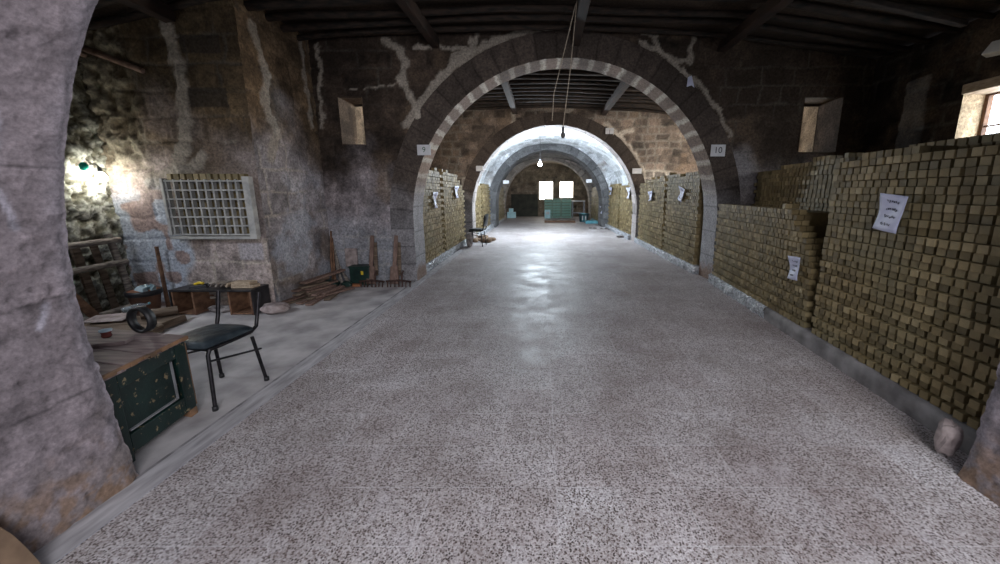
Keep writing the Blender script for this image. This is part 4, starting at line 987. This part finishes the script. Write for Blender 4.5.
for k in range(3): mb = MB(); mb.box((0, -.3+k*.3, .035), (1.55, .09, .07)); mb.build('bearer', 'wood_brown', t)
for k in range(9): mb = MB(); mb.box((-.7+k*.175, 0, .083), (.12, .72, .02)); mb.build('slat', 'wood_brown', t)
t = thing('plastic_tub', 'turquoise tub standing by the right stacks near the end', 'tub', (2.2, 18.9, 0)); mb = MB(); mb.lathe([(0, 0), (.2, 0), (.26, .4), (.28, .4), (.28, .42), (.24, .42), (.18, .03), (0, .03)], (0, 0, 0), 4); mb.build('tub_body', 'bright_blue_plastic', t); mb = MB(); mb.box((-.0, -.17, .2), (.22, .02, .22), (.15, 0, 0)); mb.build('label', 'white_paint', t)
t = thing('plastic_tray', 'shallow turquoise tray on the floor right of the turquoise tub', 'tray', (2.52, 17.9, 0)); mb = MB(); mb.box((0, 0, .01), (.7, .5, .02)); 
for s in (-1, 1): mb.box((0, s*.25, .07), (.7, .02, .12)); mb.box((s*.35, 0, .07), (.02, .48, .12))
mb.build('tray_body', 'bright_blue_plastic', t, .004); mb = MB(); mb.tube([(-.1, 0, .13), (0, 0, .24), (.1, 0, .13)], .015, 8); mb.tube([(-.34, 0, .13), (.34, 0, .13)], .015, 6); mb.build('handle', 'bright_blue_plastic', t)
for k, (x, y) in enumerate(((590.5, 228.5), (595, 228.8), (602, 229), (606, 229.2), (610, 229.8))):
    p = onZ(x, y); blob('stone_chip', (p.x, p.y, 0), (.16, .12, .06), 'rock_dark', 'small dark chip in the scatter on the floor under the right stacks', 'chip', 60+k, 2, .3)['group'] = 'dark chips on the far floor'
p = onZ(621, 237.5); blob('dark_clod', (p.x, p.y, 0), (.32, .22, .07), 'rock_dark', 'dark clod on the floor at the foot of the second right arch pier', 'clod', 70, 3, .3)
# hanging bulbs
def bulb(loc, top, label, mat, r=.035, cordm='rope'):
    t = thing('hanging_bulb', label, 'lamp', loc); mb = MB(); s = r/.035
    mb.lathe([(0, -.1*s), (.02*s, -.094*s), (.034*s, -.065*s), (.034*s, -.045*s), (.02*s, -.015*s), (.015*s, 0)], (0, 0, 0), 16); mb.build('bulb', mat, t)
    mb = MB(); mb.lathe([(.016*s, -.01*s), (.02*s, .0), (.02*s, .05*s), (.005, .06*s)], (0, 0, 0), 12); mb.build('socket', 'black_lacquer', t)
    tp = Vector(top)-Vector(loc); mb = MB(); mb.tube([(0, 0, .05*s), tp*.5+Vector((.01, 0, 0)), tp], .006, 6); mb.build('cord', cordm, t)
q = onY(563, 131, 5.0); q2 = onY(577, -3, 5.0); bulb(q, (q2.x, 5.0, 3.8), 'unlit bulb hanging on a long cord in front of the big arch', 'bulb_off', .032)
mb = MB(); q3 = onY(576, 0, 5.06); mb.tube([(q3.x, 5.06, 3.8), (q.x-.12, 5.06, 2.75), (q.x-.14, 5.06, 2.42)], .006, 6); tag(mb.build('hanging_rope', 'rope'), 'loose pale cord dangling beside the unlit bulb', 'cord')
q = onY(540, 161, 12.6); bulb(q, (q.x, 12.6, 3.32), 'glowing bulb hanging in the bright vaulted bay', 'bulb_lit', .06, 'black_lacquer')
# white lamp on right wall
p = onX(1000, 47, RX-.15); t = thing('flood_lamp', 'white lamp housing high on the dark right wall above the window', 'lamp', p); t.rotation_euler = (0, .3, 0)
mb = MB(); mb.box((0, 0, 0), (.1, .22, .14), (0, 0, .2), .7); mb.build('housing', 'white_paint', t, .01); mb = MB(); mb.tube([(.05, 0, 0), (.2, 0, .03)], .02, 8); mb.build('bracket', 'grey_metal', t)
# sack in the lower left corner
n = 26; mb = MB(); P = np.zeros((n, n, 3))
U, V = np.meshgrid(np.linspace(0, 1, n), np.linspace(0, 1, n), indexing='ij')
fb = fbm(U*4, V*4, 90, 4)
P[..., 0] = -2.62+.62*U+.04*fb; P[..., 1] = .86+.34*V; P[..., 2] = .5*(1-U**2.2)*(1-.2*V)+.07*fb*(U < .97)+.01
mb.grid(P); P2 = P.copy(); P2[..., 2] = 0.0; mb.grid(P2, flip=True)
for ed in (np.s_[0, :], np.s_[-1, :], np.s_[:, 0], np.s_[:, -1]):
    mb.grid(np.stack([P[ed], P2[ed]], 0))
tag(center(mb.build('brown_sack', 'sacking')), 'crumpled brown sack at the foot of the left pillar, bottom corner of the view', 'sack')
blob('red_rag', (-2.5, 1.1, .5), (.16, .12, .08), 'red_glaze', 'dull red rag lying on top of the brown sack', 'rag', 77, 3, .3)
# small bits under right stack
for k, (x, y) in enumerate(((942, 421), (951, 428))):
    p = onZ(x, y); mb = MB(); mb.box((0, 0, .025), (.03, .02, .05), (0, .5, .3), .5, jit=.004); tag(mb.build('chip', 'wood_worn_edge', None, 0, (p.x, p.y, 0)), ('orange wood chip by the plinth of the nearest stack, farther from the upright stone', 'orange wood chip by the plinth of the nearest stack, closer to the upright stone')[k], 'chip')

# ================================================================== LIGHTS
def light(kind, name, loc, e, c=(1, 1, 1), size=1, sy=None, rot=None, to=None, rad=.05):
    l = bpy.data.lights.new(name, kind); l.energy = e; l.color = c; o = bpy.data.objects.new(name, l); C.objects.link(o); o.location = loc
    if kind == 'AREA':
        l.shape = 'RECTANGLE'; l.size = size; l.size_y = sy or size
    else: l.shadow_soft_size = rad
    if to is not None: o.rotation_euler = (Vector(to)-Vector(loc)).to_track_quat('-Z', 'Y').to_euler()
    return o
light('AREA', 'daylight_behind', (1.05, -2.2, 2.6), 215, (.95, .95, 1), 2.5, 2.2, to=(0, 4, .6))
light('POINT', 'vault_bulb_light', q+Vector((.0, -.1, -.16)), 470, (.78, .9, 1), rad=.08)
light('POINT', 'wall_bulb_light', Vector(lp)+Vector((.08, -.12, -.02)), 2.6, (1, .96, .85), rad=.04)
light('AREA', 'right_window_light', (RX+.24, (wh[0]+wh[1])/2, (wh[2]+wh[3])/2), 5, (.85, .92, 1), .9, .6, to=(0, 3.6, 1.2))
light('AREA', 'left_fill_light', (LX+.2, 2.55, 2.35), 12, (.8, .88, 1), .85, .65, to=(-4.0, 4.0, .0)).data.spread = math.radians(95)  # added fill for the left floor and shelf, set at the unseen pane
light('AREA', 'bay_window_light', (5.6, 8.8, 2.45), 125, (1, .96, .9), 1.5, .85, to=(0, 9.2, 1.6))
light('AREA', 'bay_window_light', (-3.9, 8.8, 2.45), 30, (1, .94, .86), 1.5, .85, to=(0, 9.2, 1.6))
light('AREA', 'end_window_light', (1.0, YE-.1, 1.65), 14, (1, .96, .9), 2.2, 1, to=(.5, 15, .6))
W = bpy.data.worlds.new('world'); bpy.context.scene.world = W; W.use_nodes = True
W.node_tree.nodes['Background'].inputs[0].default_value = (.62, .68, .85, 1); W.node_tree.nodes['Background'].inputs[1].default_value = .25
sc = bpy.context.scene; sc.view_settings.view_transform = 'Standard'; sc.view_settings.look = 'None'; sc.view_settings.gamma = 1; sc.view_settings.use_curve_mapping = False
sc.view_settings.exposure = .32
sc.cycles.max_bounces = 6; sc.cycles.use_denoising = True
